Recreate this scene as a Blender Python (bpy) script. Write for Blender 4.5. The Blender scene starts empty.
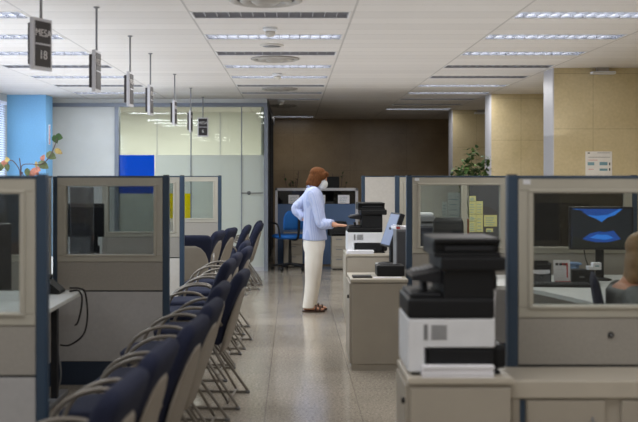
import bpy, bmesh, math, random
from mathutils import Vector, Matrix
random.seed(7)
D = bpy.data; SC = bpy.context.scene; COL = SC.collection
PI = math.pi; F = 1020.0; CX = 293.5; HY = 176.0; CZ = 1.49

def PX(x, y): return (x - CX) * y / F            # pixel column -> world X at depth y
def PZ(p, y): return CZ - (p - HY) * y / F       # pixel row -> world Z at depth y

# ------------------------------------------------------------------ materials
def lin(c):
    def f(v):
        v /= 255.0
        return v / 12.92 if v <= .04045 else ((v + .055) / 1.055) ** 2.4
    return (f(c[0]), f(c[1]), f(c[2]), 1)

MATS = {}
def M(name, col, rough=.5, metal=0.0, noise=.0, scale=12, bump=0.0, emit=0.0, spec=.5, stretch=None, detail=4, sheen=0):
    if name in MATS: return MATS[name]
    m = D.materials.new(name); m.use_nodes = True; nt = m.node_tree; N = nt.nodes; L = nt.links
    b = N['Principled BSDF']; c = lin(col)
    b.inputs['Base Color'].default_value = c; b.inputs['Roughness'].default_value = rough
    b.inputs['Metallic'].default_value = metal; b.inputs['Specular IOR Level'].default_value = spec
    if sheen: b.inputs['Sheen Weight'].default_value = sheen
    if emit:
        b.inputs['Emission Color'].default_value = c; b.inputs['Emission Strength'].default_value = emit
    tc = N.new('ShaderNodeTexCoord'); mp = N.new('ShaderNodeMapping'); nz = N.new('ShaderNodeTexNoise')
    if stretch: mp.inputs['Scale'].default_value = stretch
    nz.inputs['Scale'].default_value = scale; nz.inputs['Detail'].default_value = detail
    L.new(tc.outputs['Object'], mp.inputs['Vector']); L.new(mp.outputs['Vector'], nz.inputs['Vector'])
    n = max(noise, .04)
    rp = N.new('ShaderNodeValToRGB'); e = rp.color_ramp.elements
    e[0].position = .3; e[1].position = .7
    e[0].color = tuple(v * (1 - n) for v in c[:3]) + (1,); e[1].color = tuple(min(1, v * (1 + n)) for v in c[:3]) + (1,)
    L.new(nz.outputs['Fac'], rp.inputs['Fac']); L.new(rp.outputs['Color'], b.inputs['Base Color'])
    if bump:
        bp = N.new('ShaderNodeBump'); bp.inputs['Strength'].default_value = bump; bp.inputs['Distance'].default_value = .01
        L.new(nz.outputs['Fac'], bp.inputs['Height']); L.new(bp.outputs['Normal'], b.inputs['Normal'])
    MATS[name] = m; return m

def glass(name, tint, gloss=.07, haze=None, hazef=0.0):
    m = D.materials.new(name); m.use_nodes = True; nt = m.node_tree; N = nt.nodes; L = nt.links
    N.remove(N['Principled BSDF']); out = N['Material Output']
    t = N.new('ShaderNodeBsdfTransparent'); t.inputs['Color'].default_value = lin(tint)
    g = N.new('ShaderNodeBsdfGlossy'); g.inputs['Roughness'].default_value = .02
    lw = N.new('ShaderNodeLayerWeight'); lw.inputs['Blend'].default_value = .25
    mt = N.new('ShaderNodeMath'); mt.operation = 'MULTIPLY_ADD'; mt.inputs[1].default_value = .5; mt.inputs[2].default_value = gloss
    mx = N.new('ShaderNodeMixShader')
    L.new(lw.outputs['Fresnel'], mt.inputs[0]); L.new(mt.outputs[0], mx.inputs['Fac'])
    first = t
    if haze:
        d = N.new('ShaderNodeBsdfTranslucent'); d.inputs['Color'].default_value = lin(haze)
        d2 = N.new('ShaderNodeBsdfDiffuse'); d2.inputs['Color'].default_value = lin(haze)
        m2 = N.new('ShaderNodeMixShader'); m2.inputs['Fac'].default_value = .5
        L.new(d.outputs[0], m2.inputs[1]); L.new(d2.outputs[0], m2.inputs[2])
        m1 = N.new('ShaderNodeMixShader'); m1.inputs['Fac'].default_value = hazef
        L.new(t.outputs[0], m1.inputs[1]); L.new(m2.outputs[0], m1.inputs[2]); first = m1
    L.new(first.outputs[0], mx.inputs[1]); L.new(g.outputs[0], mx.inputs[2]); L.new(mx.outputs[0], out.inputs['Surface'])
    return m

class NG:   # small node-graph helper
    def __init__(s, name):
        s.m = D.materials.new(name); s.m.use_nodes = True; s.N = s.m.node_tree.nodes; s.L = s.m.node_tree.links
        s.b = s.N['Principled BSDF']; s.tc = s.N.new('ShaderNodeTexCoord')
        s.sep = s.N.new('ShaderNodeSeparateXYZ'); s.L.new(s.tc.outputs['Object'], s.sep.inputs[0])
    def math(s, op, a, b=None, c=None):
        n = s.N.new('ShaderNodeMath'); n.operation = op
        for i, v in enumerate((a, b, c)):
            if v is None: continue
            if isinstance(v, (int, float)): n.inputs[i].default_value = v
            else: s.L.new(v, n.inputs[i])
        return n.outputs[0]
    def noise(s, scale, detail=4, vec=None, rough=.5):
        n = s.N.new('ShaderNodeTexNoise'); n.inputs['Scale'].default_value = scale; n.inputs['Detail'].default_value = detail
        n.inputs['Roughness'].default_value = rough
        s.L.new(vec or s.tc.outputs['Object'], n.inputs['Vector']); return n.outputs['Fac']
    def ramp(s, fac, stops):
        r = s.N.new('ShaderNodeValToRGB'); cr = r.color_ramp
        while len(cr.elements) < len(stops): cr.elements.new(.5)
        for e, (p, c) in zip(cr.elements, stops): e.position = p; e.color = lin(c)
        s.L.new(fac, r.inputs['Fac']); return r.outputs['Color']
    def mix(s, fac, a, b, mode='MIX'):
        n = s.N.new('ShaderNodeMix'); n.data_type = 'RGBA'; n.blend_type = mode
        for k, v in ((0, fac), (6, a), (7, b)):
            if isinstance(v, (int, float)): n.inputs[k].default_value = v
            elif isinstance(v, tuple): n.inputs[k].default_value = v
            else: s.L.new(v, n.inputs[k])
        return n.outputs[2]
    def line(s, coord, period, width, off=0.0):   # 1 on joint lines
        f = s.math('FRACT', s.math('MULTIPLY_ADD', coord, 1.0 / period, off + 100.0))
        return s.math('LESS_THAN', f, width / period)

def floor_mat():
    g = NG('terrazzo_floor')
    x, y = g.sep.outputs[0], g.sep.outputs[1]
    speck = g.ramp(g.noise(55, 6, rough=.75), [(.33, (122, 114, 103)), (.5, (178, 169, 155)), (.66, (212, 204, 191))])
    big = g.ramp(g.noise(.9, 3), [(.3, (214, 214, 214)), (.7, (250, 250, 250))])
    c = g.mix(1.0, speck, big, 'MULTIPLY')
    ln = g.math('MAXIMUM', g.line(x, .6, .005, .3), g.line(y, .6, .005, .1))
    c = g.mix(g.math('MULTIPLY', ln, .45), c, lin((70, 62, 52)))
    g.L.new(c, g.b.inputs['Base Color']); g.b.inputs['Roughness'].default_value = .16
    r = g.math('MULTIPLY_ADD', g.noise(3, 3), .10, .10); g.L.new(r, g.b.inputs['Roughness'])
    g.b.inputs['Specular IOR Level'].default_value = .5
    return g.m

def ceil_mat():
    g = NG('ceiling_planks')
    x, y = g.sep.outputs[0], g.sep.outputs[1]
    cell = g.N.new('ShaderNodeCombineXYZ')
    g.L.new(g.math('FLOOR', g.math('MULTIPLY_ADD', x, 1 / 1.2175, .641)), cell.inputs[0])
    g.L.new(g.math('FLOOR', g.math('MULTIPLY_ADD', y, 1 / .3, -.033)), cell.inputs[1])
    wn = g.N.new('ShaderNodeTexWhiteNoise'); wn.noise_dimensions = '2D'; g.L.new(cell.outputs[0], wn.inputs['Vector'])
    c = g.ramp(wn.outputs['Value'], [(0, (208, 204, 200)), (1, (216, 212, 208))])
    lx = g.line(x, 1.2175, .016, .641); ly = g.line(y, .3, .008, -.033)
    c = g.mix(g.math('MULTIPLY', lx, .42), c, lin((120, 117, 114)))
    c = g.mix(g.math('MULTIPLY', ly, .5), c, lin((120, 117, 114)))
    g.L.new(c, g.b.inputs['Base Color']); g.b.inputs['Roughness'].default_value = .8; g.b.inputs['Specular IOR Level'].default_value = .2
    return g.m

def stone_mat(name, cols, tile, rough, off=(0, 0), axis=0):
    g = NG(name)
    x, z = g.sep.outputs[axis], g.sep.outputs[2]
    c = g.ramp(g.noise(1.6, 6, rough=.55), [(.3, cols[0]), (.5, cols[1]), (.7, cols[2])])
    fine = g.ramp(g.noise(30, 4), [(.3, (242, 242, 242)), (.7, (255, 255, 255))])
    c = g.mix(1.0, c, fine, 'MULTIPLY')
    ln = g.math('MAXIMUM', g.line(x, tile[0], .006, off[0]), g.line(z, tile[1], .006, off[1]))
    c = g.mix(g.math('MULTIPLY', ln, .35), c, lin((60, 48, 32)))
    g.L.new(c, g.b.inputs['Base Color']); g.b.inputs['Roughness'].default_value = rough
    return g.m

def stripe_mat():
    g = NG('striped_blue_cotton')
    s = g.line(g.math('ADD', g.sep.outputs[1], g.sep.outputs[0]), .022, .009)
    c = g.mix(s, lin((186, 195, 226)), lin((166, 179, 218)))
    g.L.new(c, g.b.inputs['Base Color']); g.b.inputs['Roughness'].default_value = .85
    bp = g.N.new('ShaderNodeBump'); bp.inputs['Strength'].default_value = .5; bp.inputs['Distance'].default_value = .02
    g.L.new(g.noise(14, 3), bp.inputs['Height']); g.L.new(bp.outputs[0], g.b.inputs['Normal'])
    return g.m

m_floor = floor_mat(); m_ceil = ceil_mat()
m_pier = stone_mat('beige_stone', ((184, 168, 130), (196, 180, 143), (205, 190, 155)), (.52, .62), .35, (.55, .75))
m_back = stone_mat('brown_stone', ((134, 112, 82), (148, 126, 94), (160, 138, 106)), (1.2, .8), .3)
m_white = M('white_wall_paint', (214, 216, 214), .8, noise=.03, scale=3)
m_blue = M('blue_wall_paint', (126, 180, 222), .85, noise=.06, scale=60, bump=.15)
m_side = M('grey_wall_paint', (190, 190, 188), .8)
m_alu = M('brushed_aluminium', (190, 190, 196), .42, .25, noise=.06, stretch=(1, 1, 30))
m_gframe = M('grey_glazing_frame', (128, 134, 146), .45, .3)
m_cream = M('cream_room_wall', (232, 231, 222), .85, noise=.03, scale=2)
m_frame = M('beige_partition_frame', (168, 164, 152), .55, noise=.03, scale=8)
m_panel = M('beige_fabric_panel', (150, 146, 139), .85, noise=.05, scale=90, bump=.1)
m_panel2 = M('grey_laminate_panel', (166, 165, 165), .6, noise=.03, scale=30)
m_panelw = M('pale_laminate_panel', (196, 192, 186), .6, noise=.03, scale=30)
m_post = M('dark_blue_post', (43, 62, 82), .45, noise=.05)
m_plinth = M('dark_blue_plinth', (30, 44, 64), .55, noise=.05)
m_seam = M('black_seam', (22, 22, 26), .6)
m_desk = M('pale_desk_laminate', (186, 188, 186), .4, noise=.03)
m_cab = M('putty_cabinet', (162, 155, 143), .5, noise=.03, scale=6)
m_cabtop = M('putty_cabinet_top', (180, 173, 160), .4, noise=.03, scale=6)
m_black = M('black_plastic', (17, 18, 21), .5, noise=.08, spec=.3)
m_black2 = M('charcoal_plastic', (31, 32, 36), .5, noise=.08, spec=.3)
m_pwhite = M('printer_white_plastic', (214, 216, 220), .45, noise=.02)
m_grey = M('grey_plastic', (118, 119, 122), .5)
m_dgrey = M('dark_grey_plastic', (74, 75, 80), .5)
m_paper = M('white_paper', (232, 232, 238), .8)
m_note = M('yellowish_paper', (206, 202, 140), .8)
m_red = M('red_ink', (190, 40, 36), .6)
m_ink = M('black_ink', (40, 40, 44), .6)
m_tealink = M('teal_ink', (120, 156, 166), .7)
m_navy = M('navy_chair_fabric', (34, 38, 57), .95, noise=.18, scale=160, bump=.2, spec=.2)
m_shell = M('taupe_chair_shell', (138, 131, 122), .6, noise=.03, spec=.3)
m_tube = M('grey_painted_tube', (122, 116, 108), .42, .35)
m_skin = M('skin', (206, 150, 122), .55, noise=.06, scale=30)
m_hair = M('auburn_hair', (98, 60, 32), .8, spec=.15, noise=.45, scale=30, stretch=(6, 6, .7), bump=.7)
m_hair2 = M('blonde_brown_hair', (150, 116, 74), .5, noise=.4, scale=30, stretch=(6, 6, .7), bump=.7)
m_mask = M('white_mask_fabric', (228, 230, 232), .85, bump=.1)
m_trouser = M('cream_trousers', (234, 228, 219), .85, noise=.04, scale=6, bump=.25)
m_shirt = stripe_mat()
m_greytop = M('grey_knit', (120, 124, 126), .9, noise=.15, scale=30, bump=.3)
m_leather = M('brown_leather', (66, 42, 30), .6)
m_leafg = M('green_leaf', (78, 108, 54), .85, noise=.35, scale=25)
m_leafd = M('dark_green_leaf', (56, 84, 42), .85, noise=.35, scale=25)
m_leafr = M('coral_leaf', (196, 128, 108), .55, noise=.3, scale=40)
m_leafy = M('tan_leaf', (184, 160, 96), .55, noise=.3, scale=40)
m_leafo = M('olive_leaf', (104, 116, 78), .55, noise=.35, scale=30)
m_stem = M('purple_brown_stem', (84, 62, 66), .6)
m_stem2 = M('green_stem', (84, 96, 52), .6)
m_pot = M('terracotta_pot', (150, 92, 66), .8)
m_soil = M('potting_soil', (44, 34, 26), .95, noise=.3, scale=60, bump=.5)
m_signface = M('dark_sign_face', (44, 40, 42), .5)
m_sigtxt = M('pale_sign_letters', (205, 202, 202), .6)
m_blind = M('white_blind_slat', (226, 230, 246), .6)
m_capb = M('blue_cap', (0, 74, 196), .4)
m_bluepanel = M('slate_blue_panel', (84, 108, 146), .7, noise=.05, scale=60)
m_bluechair = M('bright_blue_chair_fabric', (14, 92, 168), .7, noise=.1, scale=80)
m_tubeon = M('fluorescent_tube_lit', (255, 255, 255), .5, emit=5.0)
m_tubeoff = M('fluorescent_tube_unlit', (206, 204, 204), .4)
m_refl = M('louvre_reflector', (190, 194, 204), .25, .6)
m_louvre = M('louvre_blade', (196, 200, 210), .3, .6)
m_louvred = M('louvre_blade_unlit', (160, 160, 166), .4, .3)  # darker louvre copy for unlit fixtures, their lack of light put into the colour
m_ltrim = M('light_trim', (215, 215, 216), .5)
m_diff = M('diffuser_grey', (164, 160, 154), .45, .4)
m_diffd = M('diffuser_dark_gap', (66, 62, 58), .6)
m_lcd = M('screen_lavender', (112, 126, 160), .35, emit=.12)
m_sky = M('screen_sky_blue', (40, 110, 200), .4, emit=1.0)
m_sky2 = M('screen_deep_blue', (22, 70, 150), .4, emit=.8)
m_mtn = M('screen_mountain_slate', (26, 34, 44), .5, emit=.4)
m_mtn2 = M('screen_shore_dark', (30, 34, 30), .5, emit=.4)
g_part = glass('partition_glass', (232, 235, 233), .035)
g_clear = glass('clear_glass', (240, 244, 241), .03)
g_dark = glass('dark_tinted_glass', (128, 128, 128), .05)
g_frost = glass('frosted_film', (240, 244, 242), .02, (236, 240, 238), .75)
m_filmb = glass('blue_film', (0, 60, 190), .02, (0, 100, 232), 1.0)
m_filmy = glass('yellow_film', (250, 230, 0), .02, (252, 236, 10), 1.0)
g_bottle = glass('bottle_plastic', (150, 190, 215), .1)

# ------------------------------------------------------------------ mesh helpers
def fin(o, sm): 
    if sm:
        for p in o.data.polygons: p.use_smooth = True
    return o
def obj(name, bm, mat, parent=None, smooth=False, loc=None, rot=None):
    bmesh.ops.recalc_face_normals(bm, faces=bm.faces)
    me = D.meshes.new(name); bm.to_mesh(me); bm.free()
    for m in (mat if isinstance(mat, (list, tuple)) else [mat]): me.materials.append(m)
    o = D.objects.new(name, me); COL.objects.link(o)
    if parent: o.parent = parent
    if loc: o.location = loc
    if rot: o.rotation_euler = rot
    return fin(o, smooth)
def tag(o, label, cat, group=None):
    o['label'] = label; o['category'] = cat
    if group: o['group'] = group
    return o
def thing(name, label, cat, loc=(0, 0, 0), rz=0, group=None):
    o = D.objects.new(name, None); COL.objects.link(o); o.location = loc; o.rotation_euler = (0, 0, rz); o.empty_display_size = .05
    return tag(o, label, cat, group)
def struct(name, bm, mat, parent=None, smooth=False):
    o = obj(name, bm, mat, parent, smooth)
    if not parent: o['kind'] = 'structure'
    return o
def dup(root, loc, rz, label):
    r = root.copy(); COL.objects.link(r); r.location = loc; r.rotation_euler = (0, 0, rz); r['label'] = label
    for ch in root.children:
        c = ch.copy(); COL.objects.link(c); c.parent = r
        for gch in ch.children:
            d = gch.copy(); COL.objects.link(d); d.parent = c
    return r
def B(): return bmesh.new()
def box(bm, x0, x1, y0, y1, z0, z1, bev=0.0, mi=0, mat=None, seg=2):
    vs = [bm.verts.new((x, y, z)) for z in (z0, z1) for y in (y0, y1) for x in (x0, x1)]
    fs = [bm.faces.new([vs[i] for i in q]) for q in ((0, 2, 3, 1), (4, 5, 7, 6), (0, 1, 5, 4), (2, 6, 7, 3), (0, 4, 6, 2), (1, 3, 7, 5))]
    for f in fs: f.material_index = mi
    geo = vs
    if bev > 0:
        es = list({e for f in fs for e in f.edges})
        r = bmesh.ops.bevel(bm, geom=es, offset=bev, segments=seg, affect='EDGES', profile=.6)
        for f in r['faces']: f.material_index = mi
        geo = list({v for f in r['faces'] for v in f.verts} | {v for v in vs if v.is_valid})
    if mat is not None: bmesh.ops.transform(bm, matrix=mat, verts=geo)
    return geo
def bx(*a, **k):
    bm = B(); box(bm, *a, **k); return bm
def smoothpath(pts, n=6):
    P = [Vector(p) for p in pts]; out = []
    for i in range(len(P) - 1):
        p0 = P[max(i - 1, 0)]; p1 = P[i]; p2 = P[i + 1]; p3 = P[min(i + 2, len(P) - 1)]
        for k in range(n):
            t = k / n
            out.append(.5 * ((2 * p1) + (-p0 + p2) * t + (2 * p0 - 5 * p1 + 4 * p2 - p3) * t * t + (-p0 + 3 * p1 - 3 * p2 + p3) * t ** 3))
    out.append(P[-1]); return out
def tube(bm, pts, r, n=8, sm=0):
    P = [Vector(p) for p in pts]
    if isinstance(r, (int, float)): R = [r] * len(P)
    else: R = list(r)
    if sm:
        k = len(P); Q = smoothpath(P, sm); R2 = []
        for i in range(len(Q)):
            t = i / sm; a = min(int(t), k - 2); f = t - a; R2.append(R[a] * (1 - f) + R[a + 1] * f)
        P, R = Q, R2
    rings = []; up = Vector((0, 0, 1)); prev = None
    for i, p in enumerate(P):
        d = (P[min(i + 1, len(P) - 1)] - P[max(i - 1, 0)]).normalized()
        if prev is None:
            a = d.cross(up); 
            if a.length < .1: a = d.cross(Vector((1, 0, 0)))
            a.normalize()
        else:
            a = prev - d * prev.dot(d); a.normalize()
        prev = a; b = d.cross(a)
        rings.append([bm.verts.new(p + (a * math.cos(2 * PI * k / n) + b * math.sin(2 * PI * k / n)) * R[i]) for k in range(n)])
    skin(bm, rings)
def skin(bm, rings, cap=True):
    n = len(rings[0])
    for u, v in zip(rings, rings[1:]):
        for k in range(n): bm.faces.new((u[k], u[(k + 1) % n], v[(k + 1) % n], v[k]))
    if cap: bm.faces.new(rings[0][::-1]); bm.faces.new(rings[-1])
def tb(pts, r, n=8, sm=0):
    bm = B(); tube(bm, pts, r, n, sm); return bm
def loft(bm, rings, n=20, p=2.0):
    # ring: (center, vecA, vecB) superellipse
    out = []
    for c, a, b in rings:
        c, a, b = Vector(c), Vector(a), Vector(b); vs = []
        for k in range(n):
            t = 2 * PI * k / n; cs, sn = math.cos(t), math.sin(t)
            u = math.copysign(abs(cs) ** (2 / p), cs); v = math.copysign(abs(sn) ** (2 / p), sn)
            vs.append(bm.verts.new(c + a * u + b * v))
        out.append(vs)
    skin(bm, out)
def zl(bm, rows, n=20, p=2.0):   # horizontal rings: (x, y, z, rx, ry)
    loft(bm, [((x, y, z), (rx, 0, 0), (0, ry, 0)) for x, y, z, rx, ry in rows], n, p)
def ell(bm, c, r, rot=None, seg=20):
    M_ = Matrix.Translation(c) @ (rot.to_4x4() if rot else Matrix()) @ Matrix.Diagonal((*r, 1))
    bmesh.ops.create_uvsphere(bm, u_segments=seg, v_segments=seg // 2 + 2, radius=1, matrix=M_)
def lathe(bm, prof, n=24, c=(0, 0, 0)):
    rings = [[bm.verts.new((c[0] + r * math.cos(2 * PI * k / n), c[1] + r * math.sin(2 * PI * k / n), c[2] + z)) for k in range(n)] for r, z in prof]
    skin(bm, rings)
def cyl(bm, c, r, axis, h, n=16):
    a = Vector(axis).normalized(); tube(bm, [Vector(c), Vector(c) + a * h], r, n)
def prism(bm, poly, y0, y1, mi=0):   # polygon in xz extruded along y
    a = [bm.verts.new((x, y0, z)) for x, z in poly]; b = [bm.verts.new((x, y1, z)) for x, z in poly]
    fs = [bm.faces.new(a), bm.faces.new(b[::-1])]
    for i in range(len(a)):
        j = (i + 1) % len(a); fs.append(bm.faces.new((a[i], b[i], b[j], a[j])))
    for f in fs: f.material_index = mi
def remesh(o, vox, smooth_it=4):
    m = o.modifiers.new('remesh', 'REMESH'); m.mode = 'VOXEL'; m.voxel_size = vox; m.use_smooth_shade = True
    s = o.modifiers.new('smooth', 'SMOOTH'); s.iterations = smooth_it; s.factor = .5
    return o
DG = None
def text(name, body, size, mat, parent, loc, rot, ext=.001, align='CENTER'):
    cu = D.curves.new('t', 'FONT'); cu.body = body; cu.size = size; cu.align_x = align; cu.align_y = 'CENTER'; cu.extrude = ext
    t = D.objects.new('t', cu); COL.objects.link(t); bpy.context.view_layer.update()
    me = D.meshes.new_from_object(t.evaluated_get(bpy.context.evaluated_depsgraph_get()))
    D.objects.remove(t); D.curves.remove(cu); me.name = name; me.materials.clear(); me.materials.append(mat)
    o = D.objects.new(name, me); COL.objects.link(o); o.parent = parent; o.location = loc; o.rotation_euler = rot
    return o
FACE = (PI / 2, 0, 0)   # text standing upright, read from -Y

# ------------------------------------------------------------------ setting
HC = 2.70; YB = 21.7; XL = -4.27; XR = 4.3; Y0 = -3.0
struct('floor', bx(XL, XR, Y0, YB, -.1, 0), m_floor)
X0, MX = -.78, 1.2175
rows = [7.66 + 1.2 * k for k in range(12)]
lights = []   # (col, row, lit)
for k in (0, 1, 2, 3, 4, 5, 6): lights.append((-2, k, k in (0, 1, 2, 4, 6)))
for k in (0, 1, 2, 3, 4, 5, 6, 7, 11): lights.append((0, k, k in (1, 3, 4, 11)))
for k in (0, 1, 2, 3, 4, 5, 6, 7, 8, 9): lights.append((2, k, k in (0, 1, 2, 5, 6, 9)))
holes = {(c, k) for c, k, _ in lights}
bm = B()
def cq(x0, x1, y0, y1):
    bm.faces.new([bm.verts.new(v) for v in ((x0, y0, HC), (x0, y1, HC), (x1, y1, HC), (x1, y0, HC))])
for c in range(-3, 5):
    xa = max(XL, X0 + MX * c); xb = min(XR, X0 + MX * (c + 1))
    if xb <= xa: continue
    if c in (-2, 0, 2):
        ya = Y0
        for k in range(12):
            if (c, k) not in holes: continue
            yc = rows[k]; cq(xa, xb, ya, yc - .15); ya = yc + .15
            cq(xa, xa + .02, yc - .15, yc + .15); cq(xb - .02, xb, yc - .15, yc + .15)
        cq(xa, xb, ya, YB)
    else: cq(xa, xb, Y0, YB)
ceil = struct('ceiling', bm, m_ceil)
for p in ceil.data.polygons:
    if p.normal.z > 0: p.flip()
struct('trim_1', bx(XL, XR, Y0, YB, HC + .2, HC + .25), m_side)     # slab over the ceiling void
struct('wall_back', bx(XL, XR, YB, YB + .1, 0, HC + .2), m_back)
struct('wall_front', bx(XL, XR, Y0 - .1, Y0, 0, HC + .2), m_side)
struct('wall_right', bx(XR, XR + .1, Y0, YB, 0, HC + .2), m_pier)
# left wall with a window opening
bm = B()
WY0, WY1, WZ0, WZ1 = 6.0, 15.0, .95, 2.58
box(bm, XL - .1, XL, Y0, WY0, 0, HC + .2); box(bm, XL - .1, XL, WY1, YB, 0, HC + .2)
box(bm, XL - .1, XL, WY0, WY1, 0, WZ0); box(bm, XL - .1, XL, WY0, WY1, WZ1, HC + .2)
struct('wall_left', bm, m_side)
bm = B()
for y in (WY0, 8.25, 10.5, 12.75, WY1): box(bm, XL - .08, XL - .03, y - .03, y + .03, WZ0, WZ1)
box(bm, XL - .08, XL - .03, WY0, WY1, WZ0, WZ0 + .05); box(bm, XL - .08, XL - .03, WY0, WY1, WZ1 - .05, WZ1)
w = struct('window_1', bm, m_gframe)
obj('pane', bx(XL - .06, XL - .055, WY0, WY1, WZ0, WZ1), g_clear, w)
bl = thing('window_blind', 'white horizontal slat blind over the window at the far left edge', 'blind', (XL + .04, 10.5, WZ0))
bm = B()
n = 46
for i in range(n):
    z = .02 + i * (WZ1 - WZ0 - .06) / n
    box(bm, -.018, .018, -4.45, 4.45, z, z + .002, mat=Matrix.Translation((0, 0, z)) @ Matrix.Rotation(.75, 4, 'Y') @ Matrix.Translation((0, 0, -z)))
obj('slats', bm, m_blind, bl)
obj('headrail', bx(-.03, .03, -4.45, 4.45, WZ1 - WZ0 - .05, WZ1 - WZ0 - .003, bev=.004), m_blind, bl)
# blue painted column and white wall beside it
struct('wall_column', bx(XL + .001, -3.69, 15.2, 15.62, 0, HC), m_blue)
struct('wall_meeting_room', bx(XL, -2.79, 16.0, 16.1, 0, 2.58), m_white)
struct('trim_2', bx(XL, -.415, 15.99, 16.1, 2.632, HC), m_white)          # bulkhead over the glazing
bm = B(); box(bm, XL, -.415, 15.96, 16.12, 2.575, 2.632); box(bm, -2.80, -2.735, 15.96, 16.12, 0, 2.575); box(bm, -.46, -.40, 15.96, 16.12, 0, 2.575)
struct('trim_3', bm, m_gframe)
# glazed meeting-room front
gl = struct('wall_glass', bx(-2.735, -.46, 16.03, 16.042, .05, 2.575), g_clear)
gy = 16.018
fz = PZ(155, 16.0)
def film(x0, x1, z0, z1, m, nm): obj(nm, bx(PX(x0, 16), PX(x1, 16), gy, gy + .002, z0, z1), m, gl)
film(119, 154.3, PZ(193.5, 16), fz, m_filmb, 'blue_film')
film(155.3, 264, PZ(193.5, 16), fz, g_frost, 'frosted_film')
film(156, 190.4, PZ(219.5, 16), PZ(193.5, 16), m_filmy, 'yellow_film')
film(119, 155.8, .05, PZ(193.5, 16), g_frost, 'frosted_film'); film(191.4, 264, .05, PZ(193.5, 16), g_frost, 'frosted_film')
film(156, 190.4, .05, PZ(219.5, 16), g_frost, 'frosted_film')
bm = B()
for px in (190.8, 241.5): box(bm, PX(px - .45, 16), PX(px + .45, 16), 16.01, 16.06, .05, 2.575)
obj('mullion', bm, m_gframe, gl)
obj('bottom_rail', bx(-2.735, -.46, 16.0, 16.08, 0, .06), m_alu, gl)
obj('door_handle', tb([(PX(241, 16), 15.97, PZ(193, 16)), (PX(263, 16), 15.97, PZ(193, 16))], .008), m_grey, gl)
bm = B(); cyl(bm, (PX(249, 16), 15.99, PZ(193, 16)), .03, (0, 1, 0), .03); obj('door_lock', bm, m_dgrey, gl)
# side glazing of the meeting room, back to the stone wall
sg = struct('wall_glass_side', bx(-.44, -.43, 16.12, YB, .0, 2.58), g_dark)
bm = B(); box(bm, -.46, -.40, 16.12, YB, 2.58, HC); 
for y in (17.6, 19.2, 20.8): box(bm, -.455, -.41, y - .03, y + .03, 0, 2.58)
obj('glazing_bars', bm, m_dgrey, sg)
struct('wall_room_back', bx(XL, -.5, 19.4, 19.5, 0, HC), m_cream)
struct('wall_room_side', bx(-.52, -.48, 16.4, 19.4, 0, HC), m_cream)
bm = B()
for x in (-2.6, -1.4): box(bm, x, x + .012, 19.385, 19.4, .0, HC)
box(bm, XL, -.52, 19.38, 19.4, 0, .12)
struct('trim_4', bm, m_alu)
# stone piers on the right with metal cladding strips
k = 5
for y0, y1, x1 in ((11.43, 11.85, XR), (15.05, 15.47, XR), (18.7, 19.1, XR)):
    struct('wall_pier', bx(2.92, x1 + .02, y0, y1, 0, HC), m_pier)
    struct('trim_%d' % k, bx(2.905, 2.92, y0 + .0, y1, 0, HC), m_alu); k += 1

# ------------------------------------------------------------------ ceiling lights
def ceiling_light(lit):
    t = thing('ceiling_light', '', 'ceiling light', group='recessed ceiling lights')
    L_, W = MX - .04, .3
    bm = B()
    x, y = L_ / 2, W / 2
    box(bm, -x, x, -y, -y + .012, 0, .1); box(bm, -x, x, y - .012, y, 0, .1)
    box(bm, -x, -x + .012, -y + .0122, y - .0122, 0, .1); box(bm, x - .012, x, -y + .0122, y - .0122, 0, .1); box(bm, -x, x, -y, y, .1002, .108)
    obj('housing', bm, m_refl if lit else m_louvred, t)
    bm = B()
    for i in range(1, 13): box(bm, -x + i * L_ / 13 - .003, -x + i * L_ / 13 + .003, -y + .012, y - .012, .006, .04)
    box(bm, -x + .012, x - .012, -.003, .003, .006, .04)
    obj('louvre', bm, m_louvre if lit else m_louvred, t)
    for s in (-.07, .07): obj('tube', tb([(-x + .03, s, .065), (x - .03, s, .065)], .013), m_tubeon if lit else m_tubeoff, t)
    bm = B(); e = .006
    box(bm, -x - e, x + e, -y - e, -y + .006, -.004, 0); box(bm, -x - e, x + e, y - .006, y + e, -.004, 0)
    box(bm, -x - e, -x + .006, -y + .0062, y - .0062, -.004, 0); box(bm, x - .006, x + e, -y + .0062, y - .0062, -.004, 0)
    obj('trim_ring', bm, m_ltrim, t)
    return t
ORD = ['nearest', 'second', 'third', 'fourth', 'fifth', 'sixth', 'seventh', 'eighth', 'ninth', 'tenth', 'eleventh', 'last']
protoL = {}
for c, kk, lit in lights:
    x = X0 + MX * (c + .5); y = rows[kk]
    lab = '%s louvred ceiling light, %s from the front in the %s row' % ('lit' if lit else 'unlit', ORD[kk], {-2: 'left', 0: 'middle', 2: 'right'}[c])
    if lit not in protoL:
        o = ceiling_light(lit); protoL[lit] = o; o.location = (x, y, HC); o['label'] = lab
    else: dup(protoL[lit], (x, y, HC), 0, lab)
    if lit:
        ld = D.lights.new('fluorescent_lamp', 'AREA'); ld.shape = 'RECTANGLE'; ld.size = 1.1; ld.size_y = .26
        ld.energy = 21 if kk < 8 else 12 if kk < 11 else 6; ld.color = (1, .985, .965) if c > -2 else (.9, .95, 1)
        lo = D.objects.new('fluorescent_lamp', ld); COL.objects.link(lo); lo.location = (x, y, HC - .006)

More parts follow.
